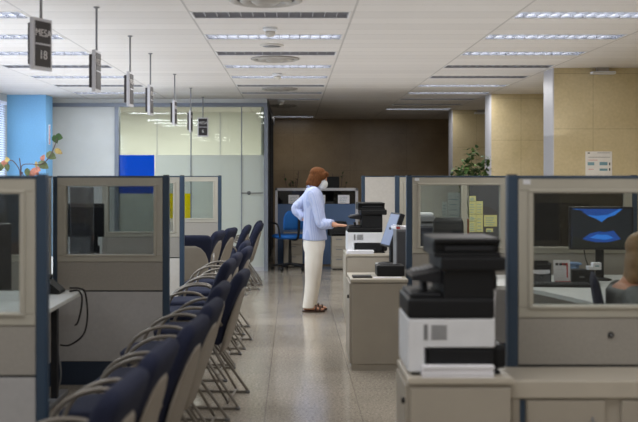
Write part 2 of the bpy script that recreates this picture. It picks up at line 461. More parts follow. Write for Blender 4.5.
# ceiling gadgets
def diffuser(r):
    t = thing('ceiling_air_diffuser', '', 'air vent', group='round ceiling air diffusers')
    for i, (a, b) in enumerate(((1, .8), (.72, .5), (.42, .02))):
        bm = B(); lathe(bm, [(r * a, -.003), (r * a, -.012), (r * (a * .55 + b * .45), -.02 - .01 * i), (r * b, -.008), (r * b, -.003)], 32)
        obj('ring', bm, m_diff, t, True)
    bm = B(); lathe(bm, [(r * .98, -.0035), (r * .98, .004)], 32); obj('throat', bm, m_diffd, t)
    return t
d0 = None
for y, lab in ((7.0, 'round air diffuser cut by the top edge of the ceiling'), (10.5, 'round grey air diffuser, wide one in the middle ceiling strip'),
               (14.1, 'round grey air diffuser further back between the unlit middle lights'), (17.5, 'darkest round air diffuser near the stone back wall')):
    if not d0: d0 = diffuser(.25); d0.location = (-.19, y, HC); d0['label'] = lab
    else: dup(d0, (-.19, y, HC), 0, lab)
s0 = None
for y, x, lab in ((8.33, -.19, 'white smoke detector beside the nearest lit middle ceiling light'), (12.05, -.19, 'white smoke detector above the small meeting room sign'), (16.3, -.2, 'white smoke detector nearest the stone back wall')):
    if not s0:
        s0 = thing('smoke_detector', lab, 'smoke detector', (x, y, HC), group='ceiling smoke detectors')
        bm = B(); lathe(bm, [(.06, 0), (.06, -.02), (.05, -.03)]); obj('base', bm, m_pwhite, s0, True)
        bm = B(); lathe(bm, [(.042, -.03), (.042, -.055), (.03, -.07), (.01, -.074)]); obj('sensor_head', bm, m_panelw, s0, True)
    else: dup(s0, (x, y, HC), 0, lab)
sp = thing('ceiling_speaker', 'small flat round speaker just in front of the wide air diffuser', 'speaker', (-.2, 9.42, HC))
bm = B(); lathe(bm, [(.11, 0), (.11, -.008), (.095, -.014)]); obj('rim', bm, m_panelw, sp, True)
bm = B(); lathe(bm, [(.09, -.0135), (.02, -.019)]); obj('grille', bm, m_grey, sp, True)

# hanging desk-number signs
def hsign(x, y, rz, num, label, drop=.32):
    t = thing('hanging_sign', label, 'sign', (x, y, HC), rz, 'desk number signs hanging from the ceiling')
    # local: face looks to -Y, plate .16 wide
    top = 2.385 - HC; bot = top - .295
    obj('rod', tb([(0, 0, -.004), (0, 0, top)], .008), m_grey, t)
    bm = B(); lathe(bm, [(.022, 0), (.022, -.006), (.01, -.012)], 16); obj('ceiling_cap', bm, m_grey, t)
    obj('plate', bx(-.082, .082, -.013, .013, bot, top, bev=.003), m_alu, t)
    f = obj('face_panel', bx(-.066, .066, -.016, -.0132, bot + .02, top - .018), m_signface, t)
    obj('divider', bx(-.066, .066, -.0175, -.0162, (bot + top) / 2 - .004, (bot + top) / 2 + .004), m_alu, f)
    obj('back_panel', bx(-.07, .07, .0132, .036, bot + .03, top - .03), m_signface, t)
    text('lettering', 'MESA', .058, m_sigtxt, f, (0, -.0175, top - .085), FACE)
    if num: text('lettering', num, .07, m_sigtxt, f, (0, -.0175, bot + .085), FACE)
hsign(PX(41, 5.8), 5.8, math.radians(64), '18', 'hanging desk sign reading MESA 18')
sy = [7.3, 8.8, 10.05, 12.1, 14.0]; slab = ['second', 'third', 'fourth', 'fifth', 'sixth']
for y, l in zip(sy, slab):
    hsign(-1.41, y, PI / 2 - .06, '', 'edge-on hanging desk sign, %s from the front in its row' % l)
hsign(-1.385, 15.6, math.radians(4), '6', 'small hanging desk sign reading MESA 6')

# ------------------------------------------------------------------ partitions
TZ = 1.487
def partition(label, x0, x1, y, window=True, post=(), lower=None, mid=None, wmat=None, z0=0.0):
    t = thing('office_partition', label, 'partition', ((x0 + x1) / 2, y, 0), group='office partitions')
    a, b = x0 - (x0 + x1) / 2, x1 - (x0 + x1) / 2; d = .024
    lower = lower or m_panel2; mid = mid or m_panel
    pl, pr = ('l' in post), ('r' in post); pw = .046
    ia = a; ib = b
    obj('plinth', bx(a, b, -d + .004, d - .004, z0, .165), m_plinth, t)
    obj('lower_panel', bx(a, b, -d, d, .168, .664, bev=.003), lower, t)
    obj('seam', bx(a, b, -d + .006, d - .006, .660, .676), m_seam, t)
    if window:
        obj('middle_panel', bx(a, b, -d, d, .674, .876, bev=.003), mid, t)
        bm = B(); za, zb = .878, TZ - .008; m = .058
        for (p, q, r, s) in ((a, b, za, za + .045), (a, b, zb - .052, zb), (a, a + m, za + .0452, zb - .0522), (b - m, b, za + .0452, zb - .0522)):
            box(bm, p, q, -d - .004, d + .004, r, s, bev=.004)
        for (p, q, r, s) in ((a + m - .016, b - m + .016, za + .038, za + .052), (a + m - .016, b - m + .016, zb - .062, zb - .046), (a + m - .0158, a + m + .006, za + .0522, zb - .0622), (b - m - .006, b - m + .0158, za + .0522, zb - .0622)):
            box(bm, p, q, -d - .012, d + .012, r, s, bev=.005)
        fr = obj('window_frame', bm, m_frame, t)
        obj('window_pane', bx(a + m - .01, b - m + .01, -.003, .003, za + .04, zb - .05), wmat or g_part, fr)
    else:
        obj('upper_panel', bx(a, b, -d, d, .674, TZ - .008, bev=.003), mid, t)
    obj('top_rail', bx(a, b, -d - .006, d + .006, TZ - .0085, TZ + .004, bev=.002), m_post, t)
    for s, on in ((-1, pl), (1, pr)):
        if on:
            xx = a - pw if s < 0 else b
            p = obj('post', bx(xx, xx + pw, -.028, .028, z0, TZ + .006, bev=.008), m_post, t)
            obj('post_cap', bx(xx + .003, xx + pw - .003, -.025, .025, TZ + .006, TZ + .011, bev=.002), m_seam, p)
    return t
# left side, facing the camera one behind another
L1 = partition('nearest left partition, cut by the left photo edge, glazed with a dark blue post', -2.1, PX(37, 4.2), 4.2, post='r')
L2 = partition('glazed beige partition in front of the blue film square, whole panel at left', PX(58, 7.3), PX(163, 7.3), 7.3, post='r', wmat=glass('smoky_partition_glass', (196, 198, 197), .05))
p_ = obj('side_strip', bx(-.03, 0, -.03, .03, 0, TZ), m_post, L2); p_.location.x = -(PX(163, 7.3) - PX(58, 7.3)) / 2
L2c = partition('dark glazed partition behind the nearest left partition glass', -3.4, -1.775, 7.3, wmat=g_dark)
L3 = partition('glazed partition behind the whole left one, yellow film seen through it', -1.92, PX(179.8, 10.26), 10.26, post='r', lower=m_panelw)
L4 = partition('farthest left glazed partition, in front of the frosted meeting room glass', -1.75, PX(218, 13.5), 13.5, post='r', lower=m_panelw)
rt = partition('narrow return partition end-on beside the left desk', -.2, .2, 0, window=False, mid=m_panelw, lower=m_panelw)
rt.rotation_euler.z = PI / 2; rt.location = (-1.745, 7.06, 0)
# right side
R1x = PX(517, 4.43)
R1 = partition('nearest right partition, large glazed panel with a square sticker and lock', R1x, R1x + 1.16, 4.43, post='l')
hx = R1x - (2 * R1x + 1.16) / 2
obj('sticker', bx(hx + .02, hx + .052, -.03, -.0285, TZ - .033, TZ - .012), m_pwhite, R1)
bm = B(); cyl(bm, (PX(609, 4.43) - (R1x + .58), -.03, PZ(334, 4.43)), .013, (0, 1, 0), .01); obj('lock', bm, m_black, R1)
bm = B(); cyl(bm, (PX(609, 4.43) - (R1x + .58), -.032, PZ(334, 4.43)), .006, (0, 1, 0), .004); obj('keyhole', bm, m_grey, R1)
R2x = .940
R2a = partition('glazed partition behind the nearest printer, papers seen through it', R2x, 1.70, 8.1, post='l')
obj('sticker', bx(-.36, -.325, -.0305, -.029, TZ - .035, TZ - .012), m_pwhite, R2a)
R2b = partition('partition with dark glass behind the landscape monitor', 1.72, 2.68, 8.1, post='r', wmat=g_dark)
R3a = partition('glazed partition with white papers on its glass, right of the far printer', 1.10, 1.80, 10.6, post='l')
R3b = partition('dark solid partition with yellowish notes pinned on it', 1.83, 2.75, 10.6, window=False, mid=m_dgrey, lower=m_dgrey)
R4 = partition('plain pale partition between two blue posts behind the far printer', .945, 2.35, 13.5, window=False, post='l', mid=m_panelw, lower=m_panelw)

# papers on the partitions behind
def sheet(px0, py0, px1, py1, y, m, label, group, nm='paper_sheet', txt=True):
    x0, x1, z0, z1 = PX(px0, y), PX(px1, y), PZ(py1, y), PZ(py0, y)
    t = thing(nm, label, 'paper', ((x0 + x1) / 2, y, z0), group=group); w = (x1 - x0) / 2
    obj('sheet', bx(-w, w, -.001, .001, 0, z1 - z0), m, t)
    if txt:
        bm = B(); h = z1 - z0
        for i in range(4):
            if h * .2 * (i + .6) < h - .02: box(bm, -w * .75, w * (.3 + .4 * random.random()), -.0022, -.001, h * .2 * (i + .6), h * .2 * (i + .6) + .006)
        obj('printed_lines', bm, m_tealink, t)
    return t
yy = 10.57
gw = 'white papers on the glass'
sheet(441.8, 201.8, 447.3, 217, yy + .045, m_paper, 'small white paper left of the larger one on the partition glass', gw)
sheet(447.8, 192.5, 461, 218.5, yy + .045, m_paper, 'large white paper on the glass behind the mesh chair', gw)
gn = 'yellowish notes on the dark partition'
for i, (q, l) in enumerate((((469.3, 196, 475.9, 201), 'topmost small yellowish note on the dark partition'), ((469.3, 201.4, 475.9, 214), 'yellowish note directly below the topmost one'),
        ((476.2, 201.2, 482.8, 214), 'yellowish note right of the second in the left column'), ((469.3, 214.4, 475.9, 221), 'short yellowish note in the middle of the left column'),
        ((476.2, 214.4, 483, 232), 'tall yellowish note in the middle column'), ((484, 215, 497, 226.5), 'widest yellowish note at the right of the group'),
        ((469.3, 221.4, 475.9, 232), 'lowest yellowish note in the left column'), ((486, 228.5, 493, 232), 'small lowest yellowish note under the widest one'))):
    sheet(*q, yy, m_note, l, gn, 'paper_note')

# ------------------------------------------------------------------ cabinets
def cabinet(label, x0, x1, y0, y1, h=.70, top=.026, doors=1, lockx=None, front='y'):
    t = thing('storage_cabinet', label, 'cabinet', ((x0 + x1) / 2, (y0 + y1) / 2, 0), group='low putty storage cabinets')
    a, b, c, d = x0 - (x0 + x1) / 2, (x1 - x0) / 2, -(y1 - y0) / 2, (y1 - y0) / 2
    obj('plinth', bx(a + .008, b - .008, c + .012, d - .01, 0, .047), m_cab, t)
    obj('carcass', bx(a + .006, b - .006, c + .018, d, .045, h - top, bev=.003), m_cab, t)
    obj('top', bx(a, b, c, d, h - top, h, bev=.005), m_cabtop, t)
    return t, a, b, c, d
# nearest printer's cabinet
t, a, b, c, d = cabinet('near putty cabinet carrying the nearest printer', .447, .862, 3.99, 4.395)
obj('front_panel', bx(a + .012, b - .012, c + .003, c + .018, .05, .67 - .012, bev=.003), m_cab, t)
dr = obj('door', bx(a - .006, a + .006, c + .03, d - .02, .05, .665, bev=.002), m_cab, t)
bm = B(); cyl(bm, (a - .006, c + .06, .60), .012, (-1, 0, 0), .012); obj('lock', bm, m_black, dr)
# right credenza
t, a, b, c, d = cabinet('wide putty cabinet under the nearest right glazed partition', .872, 2.1, 4.09, 4.395, h=.668, top=.07)
obj('side_stile', bx(a + .006, a + .035, c + .004, c + .018, .05, .596), m_cab, t)
obj('gap_strip', bx(a + .036, a + .06, c + .012, c + .0178, .05, .59), m_post, t)
for i in range(3):
    x = a + .066 + i * .38
    dr = obj('door', bx(x, x + .312 if i == 0 else x + .33, c + .004, c + .0178, .06, .588, bev=.003), m_cab, t)
    obj('handle', tb([(x + .26, c + .0, .40), (x + .26, c - .014, .42), (x + .26, c - .014, .50), (x + .26, c, .52)], .005, sm=3), m_grey, dr)
# middle cabinet
t, a, b, c, d = cabinet('middle putty cabinet by the aisle, a black pad on its top', .437, .878, 7.80, 8.36)
obj('front_panel', bx(a + .012, b - .012, c + .003, c + .018, .05, .665, bev=.003), m_cab, t)
dr = obj('door', bx(a - .008, a + .006, c + .03, d - .02, .05, .665, bev=.002), m_cab, t)
bm = B(); cyl(bm, (a - .008, c + .08, .56), .014, (-1, 0, 0), .014); obj('lock', bm, m_black, dr)
# far cabinet
t, a, b, c, d = cabinet('far putty cabinet carrying the printer the woman uses', .535, 1.04, 10.32, 10.95)
obj('front_panel', bx(a + .012, b - .012, c + .003, c + .018, .05, .665, bev=.003), m_cab, t)
obj('door', bx(a - .006, a + .006, c + .03, d - .02, .05, .665, bev=.002), m_cab, t)

# ------------------------------------------------------------------ printers
def printer(label, loc, low=.30, s=1.0):
    t = thing('office_printer', label, 'printer', loc, group='multifunction printers')
    # local x 0..0.40 (control side at x=0), y 0..0.40
    bm = B()
    box(bm, 0, .072, 0, .40, .012, .232, bev=.008); box(bm, .06, .375, 0, .40, .115, .232, bev=.006)
    box(bm, .06, .375, .08, .40, .012, .12, bev=.004)
    obj('white_body', bm, m_pwhite, t)
    obj('base', bx(.02, .40, .02, .39, 0, .014), m_black2, t)
    bm = B()
    for i in range(6): box(bm, .10, .168, -.002, .001, .148 + i * .0105, .154 + i * .0105)
    obj('vent_grille', bm, m_grey, t)
    obj('side_vent', bx(.068, .085, -.002, .001, .146, .21), m_grey, t)
    cs = obj('paper_cassette', bx(.088, .37, .0, .1, .02, .108, bev=.006), m_black, t)
    obj('cassette_grip', bx(.16, .30, -.004, .002, .03, .05, bev=.002), m_black2, cs)
    obj('rear_cover', bx(.372, .43, .03, .37, .02, .12, bev=.02), m_black, t)
    bm = B(); box(bm, 0, .375, 0, .40, .232, low, bev=.016, seg=3); obj('black_band', bm, m_black, t)
    obj('tray_lip', bx(.012, .15, .03, .37, low, low + .018, bev=.008), m_black2, t)
    obj('tray_stop', bx(.075, .10, .12, .24, low + .015, low + .055, bev=.008), m_black2, t)
    obj('neck', bx(.155, .375, .01, .40, low - .005, .462, bev=.008), m_black, t)
    obj('scanner_bed', bx(.14, .42, -.01, .41, .43, .49, bev=.012), m_black, t)
    bm = B(); box(bm, .112, .40, .0, .40, .488, .506, bev=.004); box(bm, .112, .40, .03, .40, .50, .56, bev=.010)
    box(bm, .112, .40, .0, .40, .545, .565, bev=.008); ad = obj('document_feeder', bm, m_black, t)
    obj('feeder_tray', bx(.16, .37, .005, .03, .512, .532, bev=.004), m_black2, ad)
    bm = B(); prism(bm, [(.02, .405), (.15, .43), (.15, .372), (.03, .388)], .05, .35)
    cp = obj('control_panel', bm, m_black2, t)
    bm = B(); 
    for i in range(5): box(bm, .04 + i * .02, .052 + i * .02, .12, .28, 0, .004, mat=Matrix.Translation((0, 0, .409)) @ Matrix.Rotation(-.19, 4, 'Y'))
    obj('buttons', bm, m_grey, cp)
    return t
p1 = printer('nearest black and white printer, biggest in view, on the near cabinet', (PX(408, 4.04), 4.04, .70), low=.318); p1.scale = (.92, .87, .96)
p2 = printer('far black and white printer the woman is touching', (PX(347.5, 10.45), 10.45, .70), low=.285); p2.scale = (.96, .96, .91)

def papers(label, loc, w, d, h, n, rz=0):
    t = thing('paper_stack', label, 'paper', loc, rz); bm = B()
    for i in range(n):
        j = (random.random() - .5) * .006; k = (random.random() - .5) * .006
        box(bm, -w / 2 + j, w / 2 + j, -d / 2 + k, d / 2 + k, i * h / n, (i + .9) * h / n)
    obj('sheets', bm, m_paper, t); return t
papers('white paper ream lying in front of the nearest printer', (PX(457, 4.02), 4.015, .70), .28, .046, .045, 8)
papers('white sheet stack in front of the far printer', (PX(360, 10.4), 10.385, .70), .27, .12, .035, 6)

# power cable hanging beside nearest printer
tag(obj('power_cable', tb([(.852, 4.36, 1.10), (.866, 4.37, 1.04), (.858, 4.375, .97), (.842, 4.37, .88), (.838, 4.36, .80), (.845, 4.34, .707), (.85, 4.28, .707)], .006, sm=6), m_black), 'black power cable hanging at the right side of the nearest printer', 'cable')
t = thing('paper_sheet', 'loose white paper standing between the nearest printer and the blue post', 'paper', (.835, 4.36, .70), group=None)
bm = B(); prism(bm, [(-.022, 0), (.018, 0), (.03, .30), (.012, .32)], -.001, .001); obj('sheet', bm, m_paper, t)

# things on the middle cabinet and on the service desk behind it
def desk(label, x0, x1, y0, y1, h=.72, legs=()):
    t = thing('office_desk', label, 'desk', ((x0 + x1) / 2, (y0 + y1) / 2, 0), group='office desks')
    a, b, c, d = (x0 - x1) / 2, (x1 - x0) / 2, (y0 - y1) / 2, (y1 - y0) / 2
    obj('desktop', bx(a, b, c, d, h - .028, h, bev=.006), m_desk, t)
    for x, y in legs:
        l = obj('leg', bx(x - .02, x + .02, y - .03, y + .03, .03, h - .028, bev=.004), m_black2, t)
        bm = B(); box(bm, x - .03, x + .03, y - .28, y + .28, 0, .035, bev=.012); obj('foot', bm, m_grey, l)
    return t
desk('service desk behind the middle cabinet, under the tilted monitor', .73, 1.14, 8.42, 9.1, legs=((-.1, 0), (.1, 0)))

def monitor(label, loc, rz, w, h, scr, zb, tilt=0, screenmesh=None):
    t = thing('computer_monitor', label, 'monitor', loc, rz, 'computer monitors')
    bm = B(); lathe(bm, [(.075, 0), (.075, .008), (.04, .018)], 24); obj('base', bm, m_black, t, True)
    obj('stand', bx(-.03, .03, .03, .055, .01, zb + h * .55, bev=.006), m_black, t)
    hd = obj('housing', bx(-w / 2, w / 2, -.02, .025, 0, h, bev=.006), m_black2, t, loc=(0, 0, zb), rot=(tilt, 0, 0))
    e = .016
    if screenmesh is None: obj('screen', bx(-w / 2 + e, w / 2 - e, -.0215, -.0195, e, h - e), scr, hd)
    else: screenmesh(hd, w, h, e)
    return t
# side-on monitor: screen faces left (-X)
monitor('tilted lavender-screened monitor seen from its edge beside the far printer', (PX(386.5, 8.94), 8.94, .72), -PI / 2 + .2, .29, .31, m_lcd, .15, tilt=-.34)
t = thing('docking_station', 'flat black docking station on the middle cabinet by the blue post', 'docking station', (.775, 8.12, .70))
obj('body', bx(-.12, .10, -.1, .1, 0, .085, bev=.012), m_black, t); obj('slot', bx(-.09, .07, -.03, .03, .0845, .089), m_black2, t)
t = thing('tablet_pad', 'flat black pad lying on the middle cabinet top', 'tablet', (.535, 7.97, .70)); 
obj('body', bx(-.075, .075, -.075, .075, 0, .012, bev=.004), m_black, t); obj('glass_face', bx(-.066, .066, -.06, .06, .0118, .0135), m_black2, t)
t = thing('paper_slip', 'white paper slip in front of the black docking station', 'paper', (.72, 7.93, .70)); obj('sheet', bx(-.1, .12, -.03, .03, 0, .003), m_paper, t)
t = thing('computer_tower', 'upright grey computer tower right of the tilted monitor', 'computer', (PX(400, 8.5), 8.50, .72))
obj('case', bx(-.04, .045, -.08, .18, 0, .33, bev=.006), m_grey, t); obj('front_panel', bx(-.03, .035, -.083, -.079, .02, .31, bev=.001), m_dgrey, t)
t = thing('paper_stack', 'white papers with red print on top of the grey computer tower', 'paper', (PX(400.5, 8.5), 8.55, 1.05), .1)
obj('sheets', bx(-.055, .06, -.1, .1, 0, .02), m_paper, t); obj('red_print', bx(-.05, -.02, -.104, -.1, .002, .018), m_red, t); obj('leaflet', bx(-.05, .03, -.10, .08, .02, .024, mat=Matrix.Rotation(.18, 4, 'Y')), m_paper, t)
tag(obj('cable', tb([(.925, 8.80, .98), (.918, 8.80, .9), (.922, 8.80, .82), (.94, 8.79, .74), (.95, 8.77, .727)], .005, sm=5), m_pwhite), 'thin white cable between the tilted monitor and the grey tower', 'cable')

# ------------------------------------------------------------------ right bay desk and its things
bm = B()
pts = [(1.15, 7.95), (1.15, 7.15)]
for i in range(9):
    f = i / 8; pts.append((1.45 + .42 * f, 7.15 - .06 * f - 1.15 * f * f))
pts += [(2.0, 6.1), (2.2, 6.25), (2.9, 6.3), (2.9, 7.95)]
up = [bm.verts.new((x - 2, y - 7.2, .72)) for x, y in pts]; dn = [bm.verts.new((x - 2, y - 7.2, .692)) for x, y in pts]
bm.faces.new(up); bm.faces.new(dn[::-1])
for i in range(len(pts)):
    j = (i + 1) % len(pts); bm.faces.new((up[i], dn[i], dn[j], up[j]))
t = thing('office_desk', 'curved pale desk behind the nearest right glazed partition', 'desk', (2, 7.2, 0), group='office desks')
obj('desktop', bm, m_desk, t)
for x, y in ((-.75, .3), (.7, .3), (.75, -.6)):
    l = obj('leg', bx(x - .02, x + .02, y - .03, y + .03, .03, .692), m_black2, t); obj('foot', bx(x - .03, x + .03, y - .25, y + .25, 0, .035, bev=.01), m_grey, l)

def landscape(hd, w, h, e):
    bm = B(); x0, x1, z0, z1 = -w / 2 + e, w / 2 - e, e, h - e; W = x1 - x0; H = z1 - z0
    def P(poly, y, mi): 
        prism(bm, [(x0 + W * u, z0 + H * v) for u, v in poly], y, y + .0006, mi)
    P([(0, 0), (1, 0), (1, 1), (0, 1)], -.0206, 0)
    P([(0, .62), (.2, .95), (.0, 1)], -.0212, 1); 
    P([(.1, 1), (.2, .86), (.4, .82), (.6, .85), (.8, 1)], -.0212, 2)
    P([(0, .95), (.12, .98), (.28, .82), (.4, .75), (.5, .66), (.6, .78), (.72, .84), (.85, 1), (1, 1), (1, .1), (0, .1)], -.0218, 1)
    P([(.18, .22), (.3, .36), (.45, .42), (.55, .40), (.7, .44), (.82, .22), (.62, .14), (.35, .14)], -.0224, 2)
    P([(.3, .25), (.42, .34), (.6, .33), (.7, .25), (.55, .2)], -.0230, 0)
    P([(0, 0), (1, 0), (1, .18), (.8, .2), (.5, .11), (.2, .2), (0, .3)], -.0228, 3)
    obj('screen', bm, [m_sky, m_mtn, m_sky2, m_mtn2], hd)
monitor('monitor showing a blue mountain lake picture', (PX(603, 7.5), 7.55, .72), -.06, .465, .317, None, PZ(250, 7.5) - .72, screenmesh=landscape)
t = thing('computer_keyboard', 'black keyboard on the curved desk under the lake monitor', 'keyboard', (1.86, 7.12, .72), -.1)
obj('body', bx(-.2, .2, -.07, .07, 0, .022, bev=.005), m_black, t)
bm = B()
for r in range(5):
    for q in range(14): box(bm, -.19 + q * .027, -.168 + q * .027, -.06 + r * .024, -.041 + r * .024, .0215, .027)
obj('keys', bm, m_black2, t)
YD = 7.22
t = thing('leaflet_tray', 'dark leaflet tray with a white leaflet, left end of the curved desk', 'tray', (PX(543.5, YD), YD + .06, .72))
w = 10 * YD / F
bm = B(); box(bm, -w, w, 0, .008, 0, .14); box(bm, -w, w, .08, .088, 0, .16); box(bm, -w, -w + .006, 0, .088, 0, .15); box(bm, w - .006, w, 0, .088, 0, .15); box(bm, -w, w, 0, .088, 0, .006)
obj('tray', bm, m_black2, t)
bm = B(); prism(bm, [(-w * .85, .075), (-w * .3, .07), (0, .045), (w * .3, .07), (w * .85, .075), (w * .85, .1), (-w * .85, .1)], -.003, -.001); obj('leaflet', bm, m_paper, t)
obj('header', bx(-w * .9, w * .9, -.004, -.001, .105, .138), m_black, t)
obj('grey_card', bx(-w * .88, w * .88, -.003, -.001, .004, .07), m_dgrey, t)
t = thing('desk_notice', 'white desk notice with red bar on the curved desk', 'sign', (PX(561.5, YD), YD - .02, .72), -.05)
w = 8.2 * YD / F; h = 25 * YD / F
obj('card', bx(-w, w, -.002, .002, 0, h, mat=Matrix.Rotation(-.12, 4, 'X')), m_paper, t)
obj('support', bx(-w * .9, w * .9, .0, .06, 0, .006), m_pwhite, t)
rotm = Matrix.Rotation(-.12, 4, 'X')
bm = B(); box(bm, w * .55, w * .72, -.0036, -.002, h * .3, h * .86, mat=rotm); box(bm, 0, w * .72, -.0036, -.002, h * .78, h * .88, mat=rotm)
for i in range(5): box(bm, -w * .8 + i * .022, -w * .8 + i * .022 + .014, -.0036, -.002, h * .08, h * .17, mat=rotm)
obj('red_print', bm, m_red, t)
bm = B()
for i in range(3): box(bm, -w * .75 + i * .026, -w * .75 + i * .026 + .02, -.0036, -.002, h * .78, h * .88, mat=rotm)
for i in range(4): box(bm, -w * .75, w * .3, -.0032, -.002, h * (.28 + .11 * i), h * (.285 + .11 * i), mat=rotm)
obj('black_print', bm, m_ink, t)
t = thing('desk_tub', 'pale blue plastic tub behind the white red-barred desk notice', 'box', (PX(575, 7.4), 7.50, .72)); 
bm = B(); lathe(bm, [(.05, 0), (.058, .12), (.052, .12), (.046, .01)], 20); obj('tub', bm, M('pale_blue_plastic', (120, 150, 190), .4), t, True); obj('lid', bx(-.062, .062, -.062, .062, .12, .135, bev=.006), M('pale_blue_plastic', (120, 150, 190)), t)
t = thing('black_desk_box', 'low black box with a small pale mark under the lake monitor', 'box', (PX(583, 7.25), 7.33, .72))
obj('body', bx(-.075, .09, -.06, .06, 0, .10, bev=.008), m_black, t); obj('mark', bx(-.02, .015, -.0615, -.0598, .045, .056), m_grey, t)
t = thing('card_box', 'small white card box on top of the low black box', 'box', (PX(596.5, 7.3), 7.31, .82)); obj('body', bx(-.03, .03, -.03, .03, 0, .05, bev=.003), m_paper, t); obj('flap', bx(-.065, -.031, -.03, .03, 0, .025, bev=.002), m_paper, t)
obj('printed_mark', bx(-.015, .012, -.0312, -.0299, .022, .032), m_tealink, t)
tag(obj('cable', tb([(PX(584, 7.6), 7.6, PZ(250, 7.6)), (PX(586, 7.65), 7.65, .86), (PX(589, 7.65), 7.65, .80), (PX(590, 7.55), 7.62, .726)], .004, sm=5), m_black), 'thin black cable hanging below the lake monitor', 'cable')

# ------------------------------------------------------------------ left bay desks
desk('pale desk with hanging cables between the two nearest left partitions', -2.9, -1.415, 5.3, 6.86, h=.72, legs=((.59, .62), (-.5, .62)))
t = thing('computer_monitor', 'dark monitor seen through the nearest left partition glass', 'monitor', (-1.85, 5.75, .72), .35, 'computer monitors')
bm = B(); lathe(bm, [(.11, 0), (.11, .008), (.04, .018)], 24); obj('base', bm, m_black, t, True)
obj('stand', bx(-.03, .03, -.055, -.03, .01, .3, bev=.006), m_black, t); obj('housing', bx(-.25, .25, -.03, .02, .12, .50, bev=.008), m_black2, t)
t = thing('computer_keyboard', 'dark keyboard on the left desk seen through the nearest partition', 'keyboard', (-1.75, 5.5, .72), .2); obj('body', bx(-.2, .2, -.07, .07, 0, .025, bev=.005), m_black, t)
t = thing('desk_phone', 'black desk phone at the corner of the left desk with cables', 'phone', (PX(57, 6.7) - .02, 6.72, .72))
bm = B(); prism(bm, [(-.06, 0), (.05, 0), (.05, .02), (-.03, .085), (-.06, .085)], -.08, .08); obj('body', bm, m_black, t)
obj('handset', tb([(-.045, -.085, .10), (-.045, -.06, .105), (-.045, .06, .105), (-.045, .085, .10)], [.018, .014, .014, .018], sm=3), m_black2, t)
cabs = [('black cable looping from the left desk edge down the grey panel', [(-1.50, 6.83, .74), (-1.43, 6.84, .735), (-1.40, 6.86, .70), (-1.39, 6.88, .55), (-1.42, 6.9, .42), (-1.52, 6.95, .34), (-1.60, 7.0, .33)], m_black),
        ('black cable bundle hanging nearest the left desk corner', [(-1.48, 6.74, .727), (-1.425, 6.745, .732), (-1.40, 6.75, .69), (-1.408, 6.755, .6), (-1.43, 6.76, .52), (-1.45, 6.77, .50)], m_black),
        ('grey cable hanging behind the left desk leg to the floor', [(-1.66, 7.1, .45), (-1.64, 7.08, .3), (-1.61, 7.06, .15), (-1.62, 7.06, .05), (-1.66, 7.07, .012)], m_grey)]
for l, p, m in cabs: tag(obj('cable', tb(p, .006, sm=6), m), l, 'cable')
# bay behind the second left partition
desk('desk behind the second left partition, under the plant', -2.9, -1.45, 8.05, 9.75, h=.72, legs=((-.6, .5), (.6, .5)))
t = thing('computer_monitor', 'dark monitor back seen through the second left partition glass', 'monitor', (PX(88, 8.5), 8.55, .72), 0, 'computer monitors')
bm = B(); lathe(bm, [(.1, 0), (.1, .008), (.04, .018)], 24); obj('base', bm, m_black, t, True); obj('stand', bx(.02, .08, -.05, -.03, .01, .3, bev=.006), m_black, t)
obj('housing', bx(-.24, .125, -.03, .02, .26, .54, bev=.008), m_black2, t)
t = thing('acrylic_screen', 'narrow upright pale acrylic shield in front of the dark monitor back', 'screen', (PX(82, 8.15), 8.15, .72), .6)
obj('sheet', bx(-.1, .1, -.004, .004, .0, .68), glass('acrylic', (190, 190, 192), .08, (190, 190, 195), .12), t); obj('foot', bx(-.1, .1, -.05, .05, 0, .012), m_grey, t)
t = thing('paper_tray', 'white angled paper holder below the dark monitor back', 'tray', (PX(86, 8.3), 8.38, .72)); 
bm = B(); prism(bm, [(-.085, .005), (.085, .005), (.07, .14), (-.06, .14)], -.03, -.026); obj('paper', bm, m_paper, t); obj('holder', bx(-.1, .1, -.04, .03, 0, .008), m_black, t)
obj('arm', bx(.085, .1, -.03, -.015, 0, .2), m_black, t)

